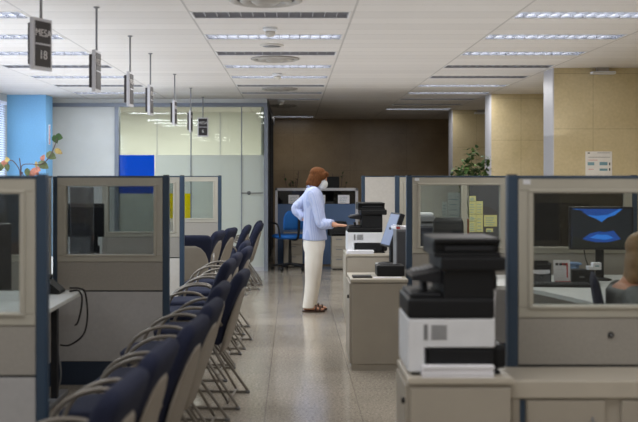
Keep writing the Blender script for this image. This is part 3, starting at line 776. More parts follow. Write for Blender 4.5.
# ------------------------------------------------------------------ chairs
def make_chair():
    t = thing('visitor_chair', '', 'chair', group='navy visitor chairs along the aisle')
    bm = B(); loft(bm, [((-.03, 0, .435), (.19, 0, 0), (0, .19, 0)), ((-.03, 0, .442), (.225, 0, 0), (0, .215, 0)), ((-.03, 0, .475), (.23, 0, 0), (0, .22, 0)), ((-.03, 0, .492), (.205, 0, 0), (0, .20, 0)), ((-.03, 0, .496), (.15, 0, 0), (0, .15, 0))], 28, 4)
    obj('seat', bm, m_navy, t, True)
    obj('seat_pan', bx(-.18, .17, -.19, .19, .42, .437, bev=.006), m_shell, t)
    def back(rows, p=4.0, n=28):
        bm = B(); d = Vector((.30, 0, .955)).normalized(); nn = Vector((.955, 0, -.30)); o = Vector((.165, 0, .40))
        loft(bm, [(o + d * s + nn * off, nn * th, Vector((0, hw, 0))) for s, off, th, hw in rows], n, p)
        return bm
    obj('backrest', back([(.0, 0, .022, .17), (.02, 0, .036, .19), (.1, -.008, .04, .205), (.22, -.006, .042, .22), (.34, .002, .043, .232), (.43, .012, .042, .235), (.465, .017, .036, .225), (.485, .018, .024, .20), (.492, .018, .008, .16)], 4.5), m_navy, t, True)
    obj('back_shell', back([(-.05, .042, .008, .12), (-.03, .046, .016, .16), (.06, .046, .018, .185), (.15, .045, .017, .20), (.23, .045, .014, .19), (.30, .046, .012, .165), (.355, .047, .010, .12), (.385, .047, .006, .06)], 3.0), m_shell, t, True)
    for s in (-1, 1):
        y = s * .25
        obj('armrest', tb([(.21, s * .215, .53), (.18, y, .59), (.12, y, .635), (.03, y, .645), (-.06, y, .625), (-.14, y, .575), (-.185, y, .50), (-.20, y, .42)], .0105, 8, 5), m_tube, t, True)
        obj('leg', tb([(-.19, y, .42), (-.19, y, .2), (-.18, y, .03), (-.155, y, .011)], .0095, 8, 4), m_tube, t, True)
        obj('floor_bar', tb([(-.155, y, .011), (.32, y, .011)], .0095), m_tube, t, True)
        lg = obj('leg', tb([(.325, y, .013), (.30, y * .99, .05), (.06, y * .88, .385), (0, y * .8, .425)], .0095, 8, 4), m_tube, t, True)
        obj('foot_cap', tb([(.31, y, .0115), (.335, y, .0115)], .0115), m_grey, lg, True)
        obj('brace', tb([(.25, y - s * .045, .035), (.03, y * .8, .41)], .008), m_tube, t, True)
    obj('cross_bar', tb([(.25, -.215, .035), (.25, .215, .035)], .008), m_tube, t, True)
    obj('under_bar', tb([(-.19, -.25, .40), (-.12, -.19, .425), (-.12, .19, .425), (-.19, .25, .40)], .009), m_tube, t, True)
    return t
ch0 = make_chair()
# (backrest top pixel x, depth, rotation, label)
CH = [(127, 3.16, -0.075, 'nearest navy visitor chair, cut by the bottom edge of the photo'),
      (162, 3.77, -0.075, 'second nearest navy visitor chair in the aisle row'),
      (197, 4.45, -0.085, 'third nearest navy visitor chair in the aisle row'),
      (214, 5.1, -0.070, 'fourth nearest navy visitor chair in the aisle row'),
      (223, 5.95, -0.060, 'fifth navy visitor chair, beside the whole left partition'),
      (244, 6.75, -0.080, 'sixth navy visitor chair, standing furthest out into the aisle with tall taupe shell'),
      (231, 7.63, -0.060, 'seventh navy visitor chair in the aisle row'),
      (238, 8.25, -0.050, 'eighth navy visitor chair in the aisle row'),
      (249, 9.0, -0.075, 'ninth navy visitor chair in the aisle row'),
      (247.5, 9.8, -0.050, 'tenth navy visitor chair in the aisle row'),
      (249.5, 13.0, -0.060, 'navy visitor chair just left of the two farthest ones'),
      (262, 13.62, -0.060, 'nearer of the two farthest navy visitor chairs by the glass corner'),
      (261, 14.25, -0.050, 'farthest navy visitor chair by the glass corner'),
      (233, 12.3, -0.200, 'tall navy chair against the frosted glass, second right of the taupe back'),
      (221, 11.65, -0.160, 'navy visitor chair just right of the taupe chair back')]
first = True
for px, y, rz, lab in CH:
    tx = PX(px - 2, y); q_ = .315
    loc = (tx - q_ * math.cos(rz), y - q_ * math.sin(rz), 0)
    if first: ch0.location = loc; ch0.rotation_euler = (0, 0, rz); ch0['label'] = lab; first = False
    else: dup(ch0, loc, rz, lab)
dup(ch0, (-1.115, 11.08, 0), -PI / 2 + .06, 'navy chair turned with its taupe back shell facing the camera')

# office chairs
def office_chair(name, label, loc, rz, fab, mesh=False, sh=.47, bh=.5, w=.24):
    t = thing(name, label, 'chair', loc, rz)
    bm = B(); loft(bm, [((0, 0, sh - .05), (.2, 0, 0), (0, .2, 0)), ((0, 0, sh - .03), (w, 0, 0), (0, w, 0)), ((0, 0, sh), (w, 0, 0), (0, w, 0)), ((0, 0, sh + .02), (w * .85, 0, 0), (0, w * .85, 0))], 24, 4); obj('seat', bm, fab, t, True)
    bm = B(); loft(bm, [((.2, 0, sh + .1), (.02, 0, 0), (0, w * .85, 0)), ((.24, 0, sh + .14), (.03, 0, 0), (0, w, 0)), ((.26, 0, sh + .3), (.03, 0, 0), (0, w, 0)), ((.29, 0, sh + bh - .04), (.025, 0, 0), (0, w * .95, 0)), ((.295, 0, sh + bh), (.012, 0, 0), (0, w * .8, 0))], 24, 4); obj('backrest', bm, fab, t, True)
    obj('back_spine', tb([(.06, 0, sh - .06), (.24, 0, sh - .04), (.29, 0, sh + .1), (.30, 0, sh + .3)], .02, 8, 4), m_black, t, True)
    obj('gas_column', tb([(0, 0, .08), (0, 0, sh - .05)], [.03, .02]), m_black, t)
    for k in range(5):
        a = k * 2 * PI / 5 + .3; x, y = .28 * math.cos(a), .28 * math.sin(a)
        l = obj('base_arm', tb([(0, 0, .10), (x, y, .07)], [.025, .015]), m_black, t)
        bm = B(); cyl(bm, (x - .012 * math.sin(a), y + .012 * math.cos(a), .028), .028, (math.sin(a), -math.cos(a), 0), .024); obj('caster', bm, m_black, l)
    for s in (-1, 1): obj('armrest', tb([(w * .7, s * (w + .02), sh - .02), (.12, s * (w + .04), sh + .18), (-.12, s * (w + .04), sh + .2)], .014, 8, 5), m_black, t, True)
    return t
office_chair('office_chair', 'black mesh office chair seen through the glass behind the nearest printer', (PX(451, 9.3), 9.28, 0), -PI / 2 - .05 + PI, m_black, sh=.48, bh=.62, w=.15)
office_chair('office_chair', 'blue office chair at the far desk left of the woman', (PX(290, 16.15), 16.15, 0), -PI / 2 + .5, m_bluechair, sh=.55, bh=.40, w=.25)
office_chair('office_chair', 'dark blue office chair the seated person sits on behind the right glass', (1.99, 5.72, 0), PI - .25, m_navy, sh=.43, bh=.50, w=.24)

# black pedestal & small printer behind the right glazed partition (left end of the window)
t = thing('drawer_unit', 'dark drawer unit at the left behind the papered glass', 'cabinet', (PX(425.5, 10.1), 9.95, 0)); obj('carcass', bx(-.13, .12, -.25, .25, .02, 1.0, bev=.006), M('dark_navy_cabinet', (34, 38, 52), .5), t)
for i in range(3):
    d_ = obj('drawer', bx(-.12, .11, -.262, -.25, .08 + i * .3, .36 + i * .3, bev=.004), M('dark_navy_cabinet', (34, 38, 52)), t)
    obj('handle', bx(.0, .03, -.275, -.262, .24 + i * .3, .30 + i * .3), m_grey, d_)
t = thing('label_printer', 'small grey printer on the dark drawer unit', 'printer', (PX(425, 9.9), 9.9, 1.0)); obj('body', bx(-.07, .08, -.12, .12, 0, .11, bev=.012), m_grey, t); obj('lid', bx(-.06, .07, -.1, .1, .11, .135, bev=.008), m_pwhite, t); obj('slot', bx(-.05, .06, -.125, -.119, .04, .055), m_black, t)

# ------------------------------------------------------------------ plants
def leaf(bm, p, d, L_, W, up=(0, 0, 1), fold=.15):
    d = Vector(d).normalized(); s = d.cross(Vector(up)); s = s.normalized() if s.length > .05 else Vector((1, 0, 0)); n = s.cross(d); p = Vector(p)
    prof = [(0, .05), (.15, .7), (.4, 1), (.7, .72), (.9, .3), (1, .02)]
    rows_ = []
    for t_, w_ in prof:
        c = p + d * L_ * t_ - n * L_ * .18 * t_ * t_
        rows_.append([bm.verts.new(c - s * W * w_ + n * W * w_ * fold), bm.verts.new(c), bm.verts.new(c + s * W * w_ + n * W * w_ * fold)])
    for a, b in zip(rows_, rows_[1:]):
        bm.faces.new((a[0], a[1], b[1], b[0])); bm.faces.new((a[1], a[2], b[2], b[1]))
YP = 9.0
t = thing('potted_plant', 'leggy potted plant with coral and green leaves before the blue column', 'plant', (PX(20.5, YP), YP, .72))
def q(px, py, dy=0): return Vector((PX(px, YP) - PX(20.5, YP), dy, PZ(py, YP) - .72))
bm = B(); lathe(bm, [(.07, 0), (.095, .16), (.1, .16), (.1, .18), (.085, .18), (.083, .15)]); obj('pot', bm, m_pot, t, True)
bm = B(); lathe(bm, [(.084, .145), (.03, .152)]); obj('soil', bm, m_soil, t)
stems = [[q(20.5, 260), q(20.5, 200), q(20.6, 170), q(19.5, 158)], [q(20.6, 200), q(20, 175), q(18.5, 168), q(13, 161), q(8, 160.5), q(2, 162)], [q(20.8, 210), q(21, 172), q(23, 165), q(30, 164), q(40, 164.5), q(47, 160), q(53, 150), q(56, 142), q(57, 138)], [q(20.7, 180), q(22, 172), q(23.5, 177)]]
bm = B()
for s_ in stems: tube(bm, s_, .0042, 6, 5)
obj('stems', bm, m_stem, t, True)
def leaves(nm, m, ls):
    for (px, py, dx, dz, L_, W) in ls:
        bm = B(); leaf(bm, q(px, py, random.uniform(-.04, .04)), (dx, -.15, dz), L_ * YP / F, W * YP / F, up=(0, -1, .2), fold=.1); obj(nm, bm, m, t, True)
leaves('leaf', m_leafy, [(6, 160, -.3, -1, 8, 3.6), (5, 160, .7, .1, 5, 3), (54, 149, 1, -.6, 9, 3), (35, 161, .1, -1, 8, 1.6)])
leaves('leaf', m_leafo, [(7, 163, .1, -1, 8.5, 2.8), (1, 162, -.1, -1, 9, 4), (28, 168, .1, -1, 9, 3), (46, 153, .9, -.5, 11, 4.5), (38, 162, 1, -.6, 12, 4.5)])
leaves('leaf', m_leafd, [(54, 136, .9, -.2, 8, 4), (53, 135, .4, -.9, 9, 3.4)])
leaves('leaf', m_leafr, [(32, 169, .8, -.6, 9, 4), (33, 170, -.2, -1, 8, 4), (41, 161, .4, .9, 7, 2.6), (36, 169, 1, -.2, 6, 3.2), (4, 160, .2, -.9, 6, 3.5)])

YQ = 12.95
t = thing('potted_plant', 'bushy green plant behind the partition before the stone piers', 'plant', (PX(470, YQ), YQ, .72))
desk('far desk under the bushy green plant', 1.9, 3.0, 12.5, 13.42, legs=((-.4, .1), (.4, .1)))
bm = B(); lathe(bm, [(.09, 0), (.12, .2), (.125, .2), (.125, .22), (.105, .22), (.1, .19)]); obj('pot', bm, m_pot, t, True)
bm = B(); lathe(bm, [(.104, .185), (.03, .195)]); obj('soil', bm, m_soil, t)
bmS = B(); bl_ = [B(), B(), B()]
rnd = random.Random(3)
for tx, tz, cnt in ((-16, 18, 9), (-10, 24, 9), (-3, 30, 12), (0, 40, 9), (5, 22, 9), (9, 26, 9), (14, 33, 11), (15, 22, 11), (-6, 16, 9), (2, 14, 10), (10, 14, 10), (-1, 24, 8), (13, 14, 9), (-13, 14, 6)):
    top = Vector((tx * YQ / F, rnd.uniform(-.12, .12), PZ(176, YQ) - .72 + (tz - 17) * YQ / F))
    tube(bmS, [(0, 0, .19), (top.x * .4, top.y * .4, top.z * .6), top], .004, 5, 4)
    for _ in range(cnt * 3):
        p = top + Vector((rnd.gauss(0, .035), rnd.gauss(0, .03), rnd.gauss(-.02, .05)))
        leaf(bl_[rnd.randrange(3)], p, (rnd.gauss(0, 1), rnd.gauss(-.3, .8), rnd.gauss(0, .6)), rnd.uniform(.055, .085), rnd.uniform(.018, .03))
obj('stems', bmS, m_stem2, t)
for b_, m_ in zip(bl_, (m_leafg, m_leafd, M('bright_leaf', (98, 126, 62), .85, noise=.3))): obj('foliage', b_, m_, t, True)

# ------------------------------------------------------------------ far glazed partition and things round it
YF = 17.0
x0, x1 = PX(275, YF), PX(358, YF)
t = thing('office_partition', 'low far partition with silver framed dark glass and slate blue panel', 'partition', ((x0 + x1) / 2, YF, 0))
a, b = (x0 - x1) / 2, (x1 - x0) / 2; zt = PZ(188, YF); zg = PZ(204, YF)
bm = B()
box(bm, a, b, -.02, .02, zt - .045, zt, bev=.004); box(bm, a, a + .045, -.02, .02, 0, zt, bev=.004); box(bm, b - .045, b, -.02, .02, 0, zt, bev=.004)
obj('silver_frame', bm, m_alu, t)
obj('blue_panel', bx(a + .04, b - .04, -.018, .018, .02, zg, bev=.003), m_bluepanel, t)
obj('window_pane', bx(a + .04, b - .04, -.004, .004, zg, zt - .04), g_dark, t)
gp = 'white papers stuck on the far low partition glass'
sheet(288.5, 195, 299.2, 203.5, YF - .012, m_paper, 'white paper on far glass just left of the woman', gp)
sheet(319.5, 195, 325.2, 203.5, YF - .012, m_paper, 'white paper on far glass half behind the woman', gp)
sheet(338, 195, 349.5, 203.5, YF - .012, m_paper, 'white paper on far glass right of the woman', gp)
def pedestal(label, px0, px1, pt, y):
    x0, x1 = PX(px0, y), PX(px1, y); h = PZ(pt, y); w = (x1 - x0) / 2
    t = thing('drawer_pedestal', label, 'cabinet', ((x0 + x1) / 2, y, 0), group='far beige drawer pedestals')
    obj('carcass', bx(-w, w, 0, .36, .02, h, bev=.005), m_cab, t); obj('plinth', bx(-w + .02, w - .02, .02, .34, 0, .03), m_black, t)
    for i in range(3):
        z = .05 + i * (h - .06) / 3; dd = obj('drawer', bx(-w + .008, w - .008, -.012, 0, z, z + (h - .06) / 3 - .01, bev=.003), m_cab, t)
        obj('handle', bx(-.05, .05, -.018, -.012, z + (h - .06) / 3 - .05, z + (h - .06) / 3 - .035), m_grey, dd)
    return h
pedestal('beige drawer pedestal under the blue far chair', 283.5, 302.5, 233, 16.6)
hp = pedestal('beige drawer pedestal between the woman and far printer', 331.5, 346.5, 236, 16.2)
t = thing('desktop_printer', 'small black printer on the far pedestal behind the hand', 'printer', (PX(338.5, 16.2), 16.2, hp))
bm = B(); zl(bm, [(0, .2, 0, .16, .16), (0, .2, .02, .17, .17), (0, .2, .17, .16, .16), (0, .2, .21, .13, .14)], 24, 5); obj('body', bm, m_black, t); obj('lid', bx(-.13, .13, .06, .34, .205, .225, bev=.006), m_black2, t); obj('tray', bx(-.1, .1, -.03, .05, .03, .045, bev=.003), m_black2, t)
# clutter behind the far glass
desk('far desk behind the slate blue partition', -.3, 1.2, 17.4, 18.3, h=.74, legs=((-.5, 0), (.5, 0)))
t = thing('computer_monitor', 'dark monitor behind the woman above the far partition', 'monitor', (PX(333, 17.7), 17.7, .74), 0, 'computer monitors')
bm = B(); lathe(bm, [(.1, 0), (.1, .008), (.03, .02)], 24); obj('base', bm, m_black, t, True); obj('stand', bx(-.03, .03, .0, .03, .01, .4), m_black, t); obj('housing', bx(-.11, .11, -.03, .02, .22, .74, bev=.01), m_black, t)
gb = 'water bottles behind the far glass'; b0 = None
for px, l in ((282, 'left water bottle behind the far glass'), (287.4, 'middle water bottle behind the far glass'), (292.8, 'right water bottle behind the far glass')):
    if not b0:
        b0 = thing('water_bottle', l, 'bottle', (PX(px, 17.55), 17.55, .74), group=gb)
        bm = B(); lathe(bm, [(.04, 0), (.042, .02), (.042, .36), (.03, .42), (.016, .46), (.016, .48)], 16); obj('bottle_body', bm, g_bottle, b0, True); bm = B(); lathe(bm, [(.018, .475), (.018, .5)], 12); obj('cap', bm, m_capb, b0)
    else: dup(b0, (PX(px, 17.55), 17.55, .74), 0, l)
for i, (px, py, l) in enumerate(((293, 176, 'twiggy dry plant by the meeting room corner above the far partition'), (338, 178, 'twiggy dry plant right of the woman above the far partition'))):
    t = thing('dry_plant', l, 'plant', (PX(px, 18.0), 18.0, .74)); bm = B(); lathe(bm, [(.05, 0), (.07, .12), (.06, .12), (.05, .03)]); obj('pot', bm, m_black2, t, True)
    bm = B(); bm2 = B()
    for k_ in range(7):
        tip = Vector((rnd.uniform(-.16, .16), rnd.uniform(-.05, .05), PZ(py, 18) - .74 + rnd.uniform(-.12, .1))); tube(bm, [(0, 0, .1), tip * .6, tip], .005, 5, 3)
        for _ in range(4): leaf(bm2, tip * rnd.uniform(.8, 1) , (rnd.gauss(0, 1), -.2, rnd.gauss(0, .5)), .06, .018)
    obj('twigs', bm, m_stem, t); obj('foliage', bm2, m_leafd, t)

# notice and emergency lights on the stone piers
yn = 11.425
t = thing('wall_notice', 'white printed notice on the nearest stone pier', 'sign', ((PX(585.5, yn) + PX(612, yn)) / 2, yn, PZ(186, yn)))
w = 13.2 * yn / F; h = PZ(151.5, yn) - PZ(186, yn)
obj('sheet', bx(-w, w, -.004, .004, 0, h), M('notice_paper', (216, 212, 206), .7), t)
bm = B(); box(bm, -w * .85, -w * .68, -.006, -.004, h * .94, h * .97); box(bm, -w * .1, w * .85, -.006, -.004, h * .955, h * .965); box(bm, -w * .8, w * .85, -.006, -.004, h * .83, h * .84)
for z in (.60, .44): box(bm, w * .78, w * .86, -.006, -.004, h * z, h * (z + .08))
obj('black_print', bm, m_ink, t)
bm = B()
for z in (.66, .63, .60, .47, .44): box(bm, w * .05, w * .65, -.0055, -.004, h * z, h * z + .014)
obj('teal_print', bm, m_tealink, t); obj('teal_block', bx(-w * .85, -w * .35, -.0055, -.004, h * .60, h * .69), m_tealink, t)
bm = B(); box(bm, -w * .8, -.1 * w, -.0055, -.004, h * .745, h * .755); box(bm, -w * .8, -.4 * w, -.0055, -.004, h * .48, h * .49); obj('red_print', bm, m_red, t)
for px0, px1, py, y, l in ((592, 615.5, 69.5, 11.35, 'slim emergency light at the top of the nearest stone pier'), (475, 488, 111.2, 18.62, 'slim emergency light at the top of the farthest stone pier')):
    x0, x1 = PX(px0, y), PX(px1, y); w = (x1 - x0) / 2
    t = thing('emergency_light', l, 'light', ((x0 + x1) / 2, y, HC - .075), group='slim emergency lights'); obj('body', bx(-w, w, -.02, .08, 0, .03, bev=.004), m_pwhite, t)
    obj('lens', bx(-w * .95, w * .95, -.024, -.019, .004, .02), m_panelw, t); obj('bracket', bx(-w * .5, w * .5, .02, .085, .028, .076), m_diff, t)
t = thing('column_label', 'narrow white strip with red lettering on the blue column side', 'sign', (-3.69, 15.41, PZ(144.6, 15.4)))
h = PZ(124.6, 15.4) - PZ(144.6, 15.4); obj('strip', bx(0, .004, -.04, .05, 0, h), m_paper, t)
bm = B()
for i in range(9): box(bm, .004, .006, -.025 + .01 * (i % 2), .03, h * (.05 + i * .1), h * (.05 + i * .1) + .018)
obj('red_print', bm, m_red, t)

# ------------------------------------------------------------------ people
def head(bm, c, R, s=1.0):
    """head looking along local +X"""
    def T(v): return c + R @ Vector(v) * s
    def E(p, r, seg=20): ell(bm, T(p), [q_ * s for q_ in r], R, seg)
    E((-.01, 0, .03), (.095, .076, .085)); E((.02, 0, -.03), (.07, .062, .085)); E((.05, 0, -.075), (.038, .042, .035))
    E((.085, 0, -.012), (.022, .014, .026), 12); E((.083, 0, .01), (.014, .01, .03), 12); E((.075, 0, -.058), (.016, .026, .010), 12)
    E((.07, 0, .035), (.02, .05, .012), 12)
    for s_ in (-1, 1): E((-.01, s_ * .076, -.005), (.022, .010, .034), 12); E((.055, s_ * .04, -.02), (.022, .02, .02), 12)
    return T
def hand(bm, w, d, n, sgn, s=1.0, curl=.35):
    """w wrist, d direction of fingers, n back-of-hand normal"""
    w = Vector(w); d = Vector(d).normalized(); n = Vector(n); n = (n - d * n.dot(d)).normalized(); a = d.cross(n) * sgn
    loft(bm, [(w - d * .03, a * .024, n * .018), (w, a * .026, n * .017), (w + d * .035, a * .036, n * .015), (w + d * .075, a * .040, n * .013), (w + d * .088, a * .037, n * .010)], 12, 2.4)
    for off, L_, r in ((-.029, .066, .0078), (-.010, .076, .0082), (.010, .072, .008), (.028, .056, .007)):
        b = w + d * .08 + a * off; sp = a * off * .22
        p1 = b + d * L_ * .45 + sp - n * L_ * .05; p2 = p1 + (d * math.cos(curl) - n * math.sin(curl)) * L_ * .32; p3 = p2 + (d * math.cos(curl * 1.8) - n * math.sin(curl * 1.8)) * L_ * .26
        tube(bm, [b - d * .02, b, p1, p2, p3], [r * 1.1, r * 1.05, r, r * .92, r * .7], 8, 3)
    tb_ = w + d * .02 - a * .024
    tube(bm, [tb_, tb_ + d * .028 - a * .02 - n * .008, tb_ + d * .055 - a * .03 - n * .014, tb_ + d * .075 - a * .03 - n * .018], [.013, .0115, .009, .007], 8, 3)

WX, WY = .215, 11.26
def wl(px, py, y): return Vector((PX(px, y) - WX, y - WY, PZ(py, y)))
W = thing('woman', 'standing woman in pale blue striped shirt and cream trousers, wearing a white face mask', 'person', (WX, WY, 0))
hc = Vector((.064, -.005, 1.462)); HR = Matrix.Rotation(math.radians(20), 3, 'Y') @ Matrix.Rotation(math.radians(-6), 3, 'Z')
sR, eR, wR = Vector((.012, -.175, 1.285)), Vector((.088, -.25, .985)), Vector((.245, -.335, .965))
sL, eL, wL = Vector((-.005, .17, 1.285)), Vector((-.185, .235, 1.12)), Vector((-.085, .15, 1.0))
bm = B()
T = head(bm, hc, HR, .93)
tube(bm, [(-.01, 0, 1.27), (.01, 0, 1.34), (.035, 0, 1.41)], [.062, .05, .048], 14, 3)
zl(bm, [(-.01, 0, 1.32, .05, .09), (0, 0, 1.28, .085, .15), (.01, 0, 1.15, .09, .15), (.005, 0, 1.0, .08, .13), (.01, 0, .9, .09, .14), (.01, 0, .8, .095, .15)])
for p in ((sR, eR, wR), (sL, eL, wL)): tube(bm, [p[0], (p[0] + p[1]) / 2, p[1], (p[1] + p[2]) / 2, p[2]], [.05, .043, .036, .034, .025], 12, 3)
hand(bm, wR + Vector((.012, -.005, -.002)), (1, -.28, -.02), (.0, 0, 1), 1, curl=.25)
hand(bm, wL + Vector((.01, -.02, -.005)), (.45, -.8, -.35), (-.9, -.35, .2), -1, curl=.3)
for s, xf, yf in ((-1, 0, -.085), (1, .03, .085)):
    tube(bm, [(.01, yf, .82), (xf - .005, yf, .48), (xf - .03, yf, .26), (xf - .055, yf, .09)], [.08, .055, .05, .035], 12, 4)
    fx = xf - .075
    loft(bm, [((fx - .03, yf, .055), (0, .025, 0), (0, 0, .03)), ((fx, yf, .055), (0, .032, 0), (0, 0, .035)), ((fx + .06, yf, .05), (0, .034, 0), (0, 0, .032)), ((fx + .13, yf, .037), (0, .043, 0), (0, 0, .018)), ((fx + .17, yf, .032), (0, .042, 0), (0, 0, .014))], 14)
    for k_ in range(5): tube(bm, [(fx + .15, yf + (k_ - 2) * .016, .032), (fx + .20 - abs(k_ - 2 + s) * .008, yf + (k_ - 2) * .0165, .029)], [.010, .008], 8)
o = obj('body', bm, m_skin, W); remesh(o, .0045, 3)
# face details
for s_ in (-1, 1):
    bm = B(); ell(bm, T((.073, s_ * .032, .012)), (.011, .012, .009), HR, 12); e = obj('eye', bm, m_pwhite, W, True)
    bm = B(); ell(bm, T((.081, s_ * .033, .011)), (.005, .006, .006), HR, 10); obj('iris', bm, m_leather, e, True)
    bm = B(); tube(bm, [T((.077, s_ * .015, .034)), T((.082, s_ * .032, .04)), T((.066, s_ * .055, .034))], .004, 6, 3); obj('eyebrow', bm, m_hair, W, True)
bm = B()
loft(bm, [(T((.05, 0, -.115)), HR @ Vector((.03, 0, 0)), HR @ Vector((0, .035, 0))), (T((.058, 0, -.09)), HR @ Vector((.052, 0, 0)), HR @ Vector((0, .058, 0))), (T((.062, 0, -.05)), HR @ Vector((.062, 0, 0)), HR @ Vector((0, .066, 0))), (T((.07, 0, -.015)), HR @ Vector((.046, 0, 0)), HR @ Vector((0, .06, 0))), (T((.075, 0, .006)), HR @ Vector((.024, 0, 0)), HR @ Vector((0, .035, 0)))], 20)
mk = obj('face_mask', bm, m_mask, W, True)
for s_ in (-1, 1):
    obj('ear_loop', tb([T((.08, s_ * .06, -.03)), T((.03, s_ * .084, -.02)), T((-.02, s_ * .086, 0))], .0025, 6, 3), m_mask, mk)
bm = B()
def E(p, r): ell(bm, T(p), [v * .93 for v in r], HR)
E((-.022, 0, .045), (.108, .092, .088)); E((-.065, 0, -.03), (.062, .088, .10)); E((-.085, 0, -.085), (.045, .07, .06))
E((.065, 0, .075), (.036, .07, .035)); 
for s_ in (-1, 1): E((-.01, s_ * .075, -.02), (.062, .024, .10)); E((-.03, s_ * .072, -.085), (.055, .022, .055)); E((.05, s_ * .062, .045), (.036, .026, .05)); E((.022, s_ * .08, -.02), (.028, .014, .075))
o = obj('hair', bm, m_hair, W); remesh(o, .008, 3)
# shirt
bm = B()
zl(bm, [(.012, 0, 1.405, .058, .062), (.008, 0, 1.37, .066, .075), (-.002, 0, 1.345, .078, .125), (.002, 0, 1.30, .102, .185), (.01, 0, 1.22, .118, .19), (.012, 0, 1.10, .116, .175), (.01, 0, .98, .116, .17), (.015, 0, .88, .126, .18), (.02, 0, .80, .136, .188), (.02, 0, .785, .134, .186)], 28, 2.3)
tube(bm, [sR + Vector((-.01, .06, .02)), sR + Vector((0, .01, 0)), (sR + eR) / 2, eR + Vector((.0, 0, -.005)), (eR + wR) / 2 + Vector((-.01, 0, 0)), wR - (wR - eR) * .3], [.075, .072, .066, .062, .055, .05], 16, 4)
tube(bm, [sL + Vector((-.01, -.06, .02)), sL + Vector((-.01, -.01, 0)), (sL + eL) / 2, eL, (eL + wL) / 2, wL - (wL - eL) * .12], [.075, .075, .068, .06, .054, .048], 16, 4)
o = obj('shirt', bm, m_shirt, W); remesh(o, .007, 6)
bm = B()
loft(bm, [((.012, 0, 1.40), (.060, 0, .012), (0, .064, 0)), ((.006, 0, 1.418), (.066, 0, .012), (0, .07, 0)), ((.0, 0, 1.385), (.082, 0, .02), (0, .088, 0))], 24)
obj('collar', bm, m_shirt, W, True)
cf = (wR - eR).normalized()
obj('cuff', tb([wR - cf * .085, wR - cf * .045], [.053, .05], 16), m_shirt, W, True)
# trousers
bm = B()
zl(bm, [(.015, 0, .90, .10, .15), (.015, 0, .80, .118, .17), (.012, 0, .72, .122, .172), (.01, 0, .66, .11, .165)], 24, 2.4)
for xf, yf in ((0, -.085), (.03, .085)):
    zl(bm, [(.012, yf * .95, .80, .105, .085), (.012, yf, .66, .104, .092), (xf * .5 + .0, yf, .5, .093, .09), (xf - .014, yf, .34, .074, .08), (xf - .03, yf, .2, .068, .076), (xf - .045, yf, .1, .066, .075), (xf - .052, yf, .045, .066, .075)], 20, 2.2)
o = obj('trousers', bm, m_trouser, W); remesh(o, .008, 4)
for xf, yf in ((0, -.085), (.03, .085)):
    fx = xf - .075
    bm = B(); loft(bm, [((fx + .08, yf, 0), (.125, 0, 0), (0, .046, 0)), ((fx + .08, yf, .018), (.125, 0, .004), (0, .046, 0))], 20, 2.6)
    sh = obj('sandal', bm, m_leather, W)
    for xx, zz in ((.10, .072), (.145, .06)):
        obj('strap', tb([(fx + xx, yf - .046, .012), (fx + xx + .004, yf - .034, zz - .018), (fx + xx + .006, yf, zz), (fx + xx + .004, yf + .034, zz - .018), (fx + xx, yf + .046, .012)], .010, 6, 4), m_leather, sh, True)

# seated person at right behind glass (facing the monitor, back to camera)
S = thing('seated_person', 'seated person in a grey top cut by the right photo edge', 'person', (1.885, 5.72, 0), -.05)
hc = Vector((.10, 0, 1.045)); HR = Matrix.Rotation(math.radians(8), 3, 'Y')
bm = B(); T = head(bm, hc, HR)
tube(bm, [(-.03, 0, .84), (.02, 0, .91), (.07, 0, .99)], [.065, .052, .05], 14, 3)
zl(bm, [(-.02, 0, .89, .05, .08), (-.02, 0, .85, .08, .17), (-.01, 0, .76, .095, .165), (0, 0, .64, .09, .14), (0, 0, .52, .11, .17), (0, 0, .47, .10, .17)])
for s_ in (-1, 1):
    a_, b_, c_ = Vector((-.02, s_ * .19, .82)), Vector((.06, s_ * .24, .63)), Vector((.27, s_ * .13, .655))
    tube(bm, [a_, (a_ + b_) / 2, b_, (b_ + c_) / 2, c_], [.052, .046, .038, .036, .026], 12, 3)
    hand(bm, c_ + Vector((.012, 0, 0)), (1, -s_ * .2, -.08), (0, 0, 1), -s_, curl=.3)
    tube(bm, [(0, s_ * .09, .52), (.22, s_ * .1, .53), (.42, s_ * .1, .50), (.44, s_ * .1, .30), (.42, s_ * .1, .08)], [.09, .08, .06, .055, .04], 12, 3)
    loft(bm, [((.38, s_ * .1, .04), (0, .03, 0), (0, 0, .035)), ((.45, s_ * .1, .045), (0, .04, 0), (0, 0, .04)), ((.56, s_ * .1, .025), (0, .042, 0), (0, 0, .022)), ((.62, s_ * .1, .02), (0, .03, 0), (0, 0, .015))], 14)
o = obj('body', bm, m_skin, S); remesh(o, .006, 3)
bm = B()
def E(p, r): ell(bm, T(p), r, HR)
E((-.022, 0, .045), (.11, .095, .09)); E((-.07, 0, -.04), (.05, .09, .11)); E((-.075, 0, -.12), (.042, .08, .08)); E((.065, 0, .07), (.036, .07, .035))
for s_ in (-1, 1): E((-.02, s_ * .078, -.05), (.06, .03, .12))
o = obj('hair', bm, m_hair2, S); remesh(o, .009, 3)
bm = B()
zl(bm, [(-.02, 0, .865, .085, .165), (-.02, 0, .845, .10, .195), (-.01, 0, .76, .112, .185), (0, 0, .64, .108, .16), (0, 0, .52, .128, .19), (0, 0, .485, .12, .19)], 24, 2.3)
for s_ in (-1, 1): tube(bm, [(-.02, s_ * .14, .83), (-.015, s_ * .19, .81), (.0, s_ * .205, .775)], [.07, .066, .06], 14, 3)
o = obj('grey_top', bm, m_greytop, S); remesh(o, .009, 4)
bm = B()
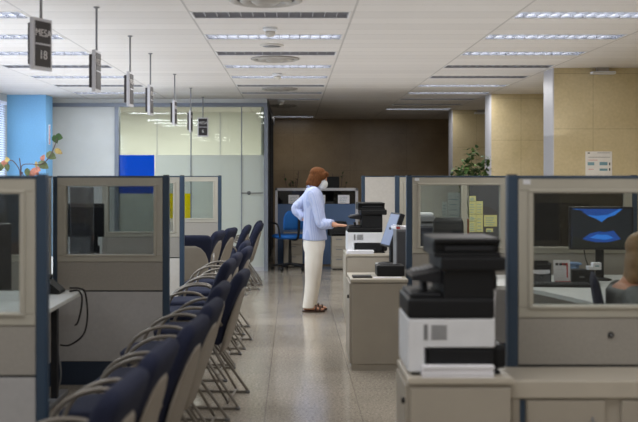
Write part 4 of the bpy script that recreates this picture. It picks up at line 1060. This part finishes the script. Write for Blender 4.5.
for s_ in (-1, 1): tube(bm, [(-.02, s_ * .08, .53), (.22, s_ * .1, .535), (.43, s_ * .1, .505), (.45, s_ * .1, .30), (.43, s_ * .1, .10)], [.11, .095, .078, .07, .065], 14, 3)
o = obj('trousers', bm, m_plinth, S); remesh(o, .01, 3)

# ------------------------------------------------------------------ light, world, camera
def area(loc, rot, sx, sy_, e, col=(1, 1, 1)):
    ld = D.lights.new('lamp', 'AREA'); ld.shape = 'RECTANGLE'; ld.size = sx; ld.size_y = sy_; ld.energy = e; ld.color = col
    o = D.objects.new('lamp', ld); COL.objects.link(o); o.location = loc; o.rotation_euler = rot; return o
area((-2.6, 17.7, 2.66), (0, 0, 0), 2.4, 1.4, 85, (1, 1, .95))                      # meeting room
area((-.2, 8.5, 1.95), (PI, 0, 0), 6.5, 11.0, 98, (1, .985, .985))                    # added unseen upward lamp in mid-air, brightens the ceiling
area((-2.9, 11.0, 1.95), (PI, 0, 0), 2.2, 8.0, 40, (.86, .92, 1))  # added unseen upward lamp, cool lift for the left ceiling
for x in (-2.6, -.18, 2.25):
    for y in (-1.5, .9, 3.3): area((x, y, 2.66), (0, 0, 0), 1.1, .6, 15.5, (1, .99, .99))   # added front fill lamps, out of view and without fixtures
w = D.worlds.new('World'); SC.world = w; w.use_nodes = True
bg = w.node_tree.nodes['Background']; bg.inputs['Color'].default_value = (.74, .85, 1, 1); bg.inputs['Strength'].default_value = 8.0
cam = D.cameras.new('camera'); co = D.objects.new('camera', cam); COL.objects.link(co)
co.location = (0, 0, CZ); co.rotation_euler = (PI / 2, 0, 0)
cam.sensor_width = 36; cam.lens = 36 * F / 638
cam.shift_x = (319 - CX) / 638; cam.shift_y = -(211 - HY) / 638
cam.dof.use_dof = True; cam.dof.focus_distance = 11.0; cam.dof.aperture_fstop = 2.6; cam.clip_end = 100
SC.camera = co
SC.view_settings.view_transform = 'Standard'; SC.view_settings.look = 'None'; SC.view_settings.exposure = 0
SC.cycles.use_denoising = True
SC.cycles.max_bounces = 10; SC.cycles.transparent_max_bounces = 24; SC.cycles.diffuse_bounces = 5; SC.cycles.caustics_reflective = False; SC.cycles.caustics_refractive = False
SC.cycles.sample_clamp_indirect = 6
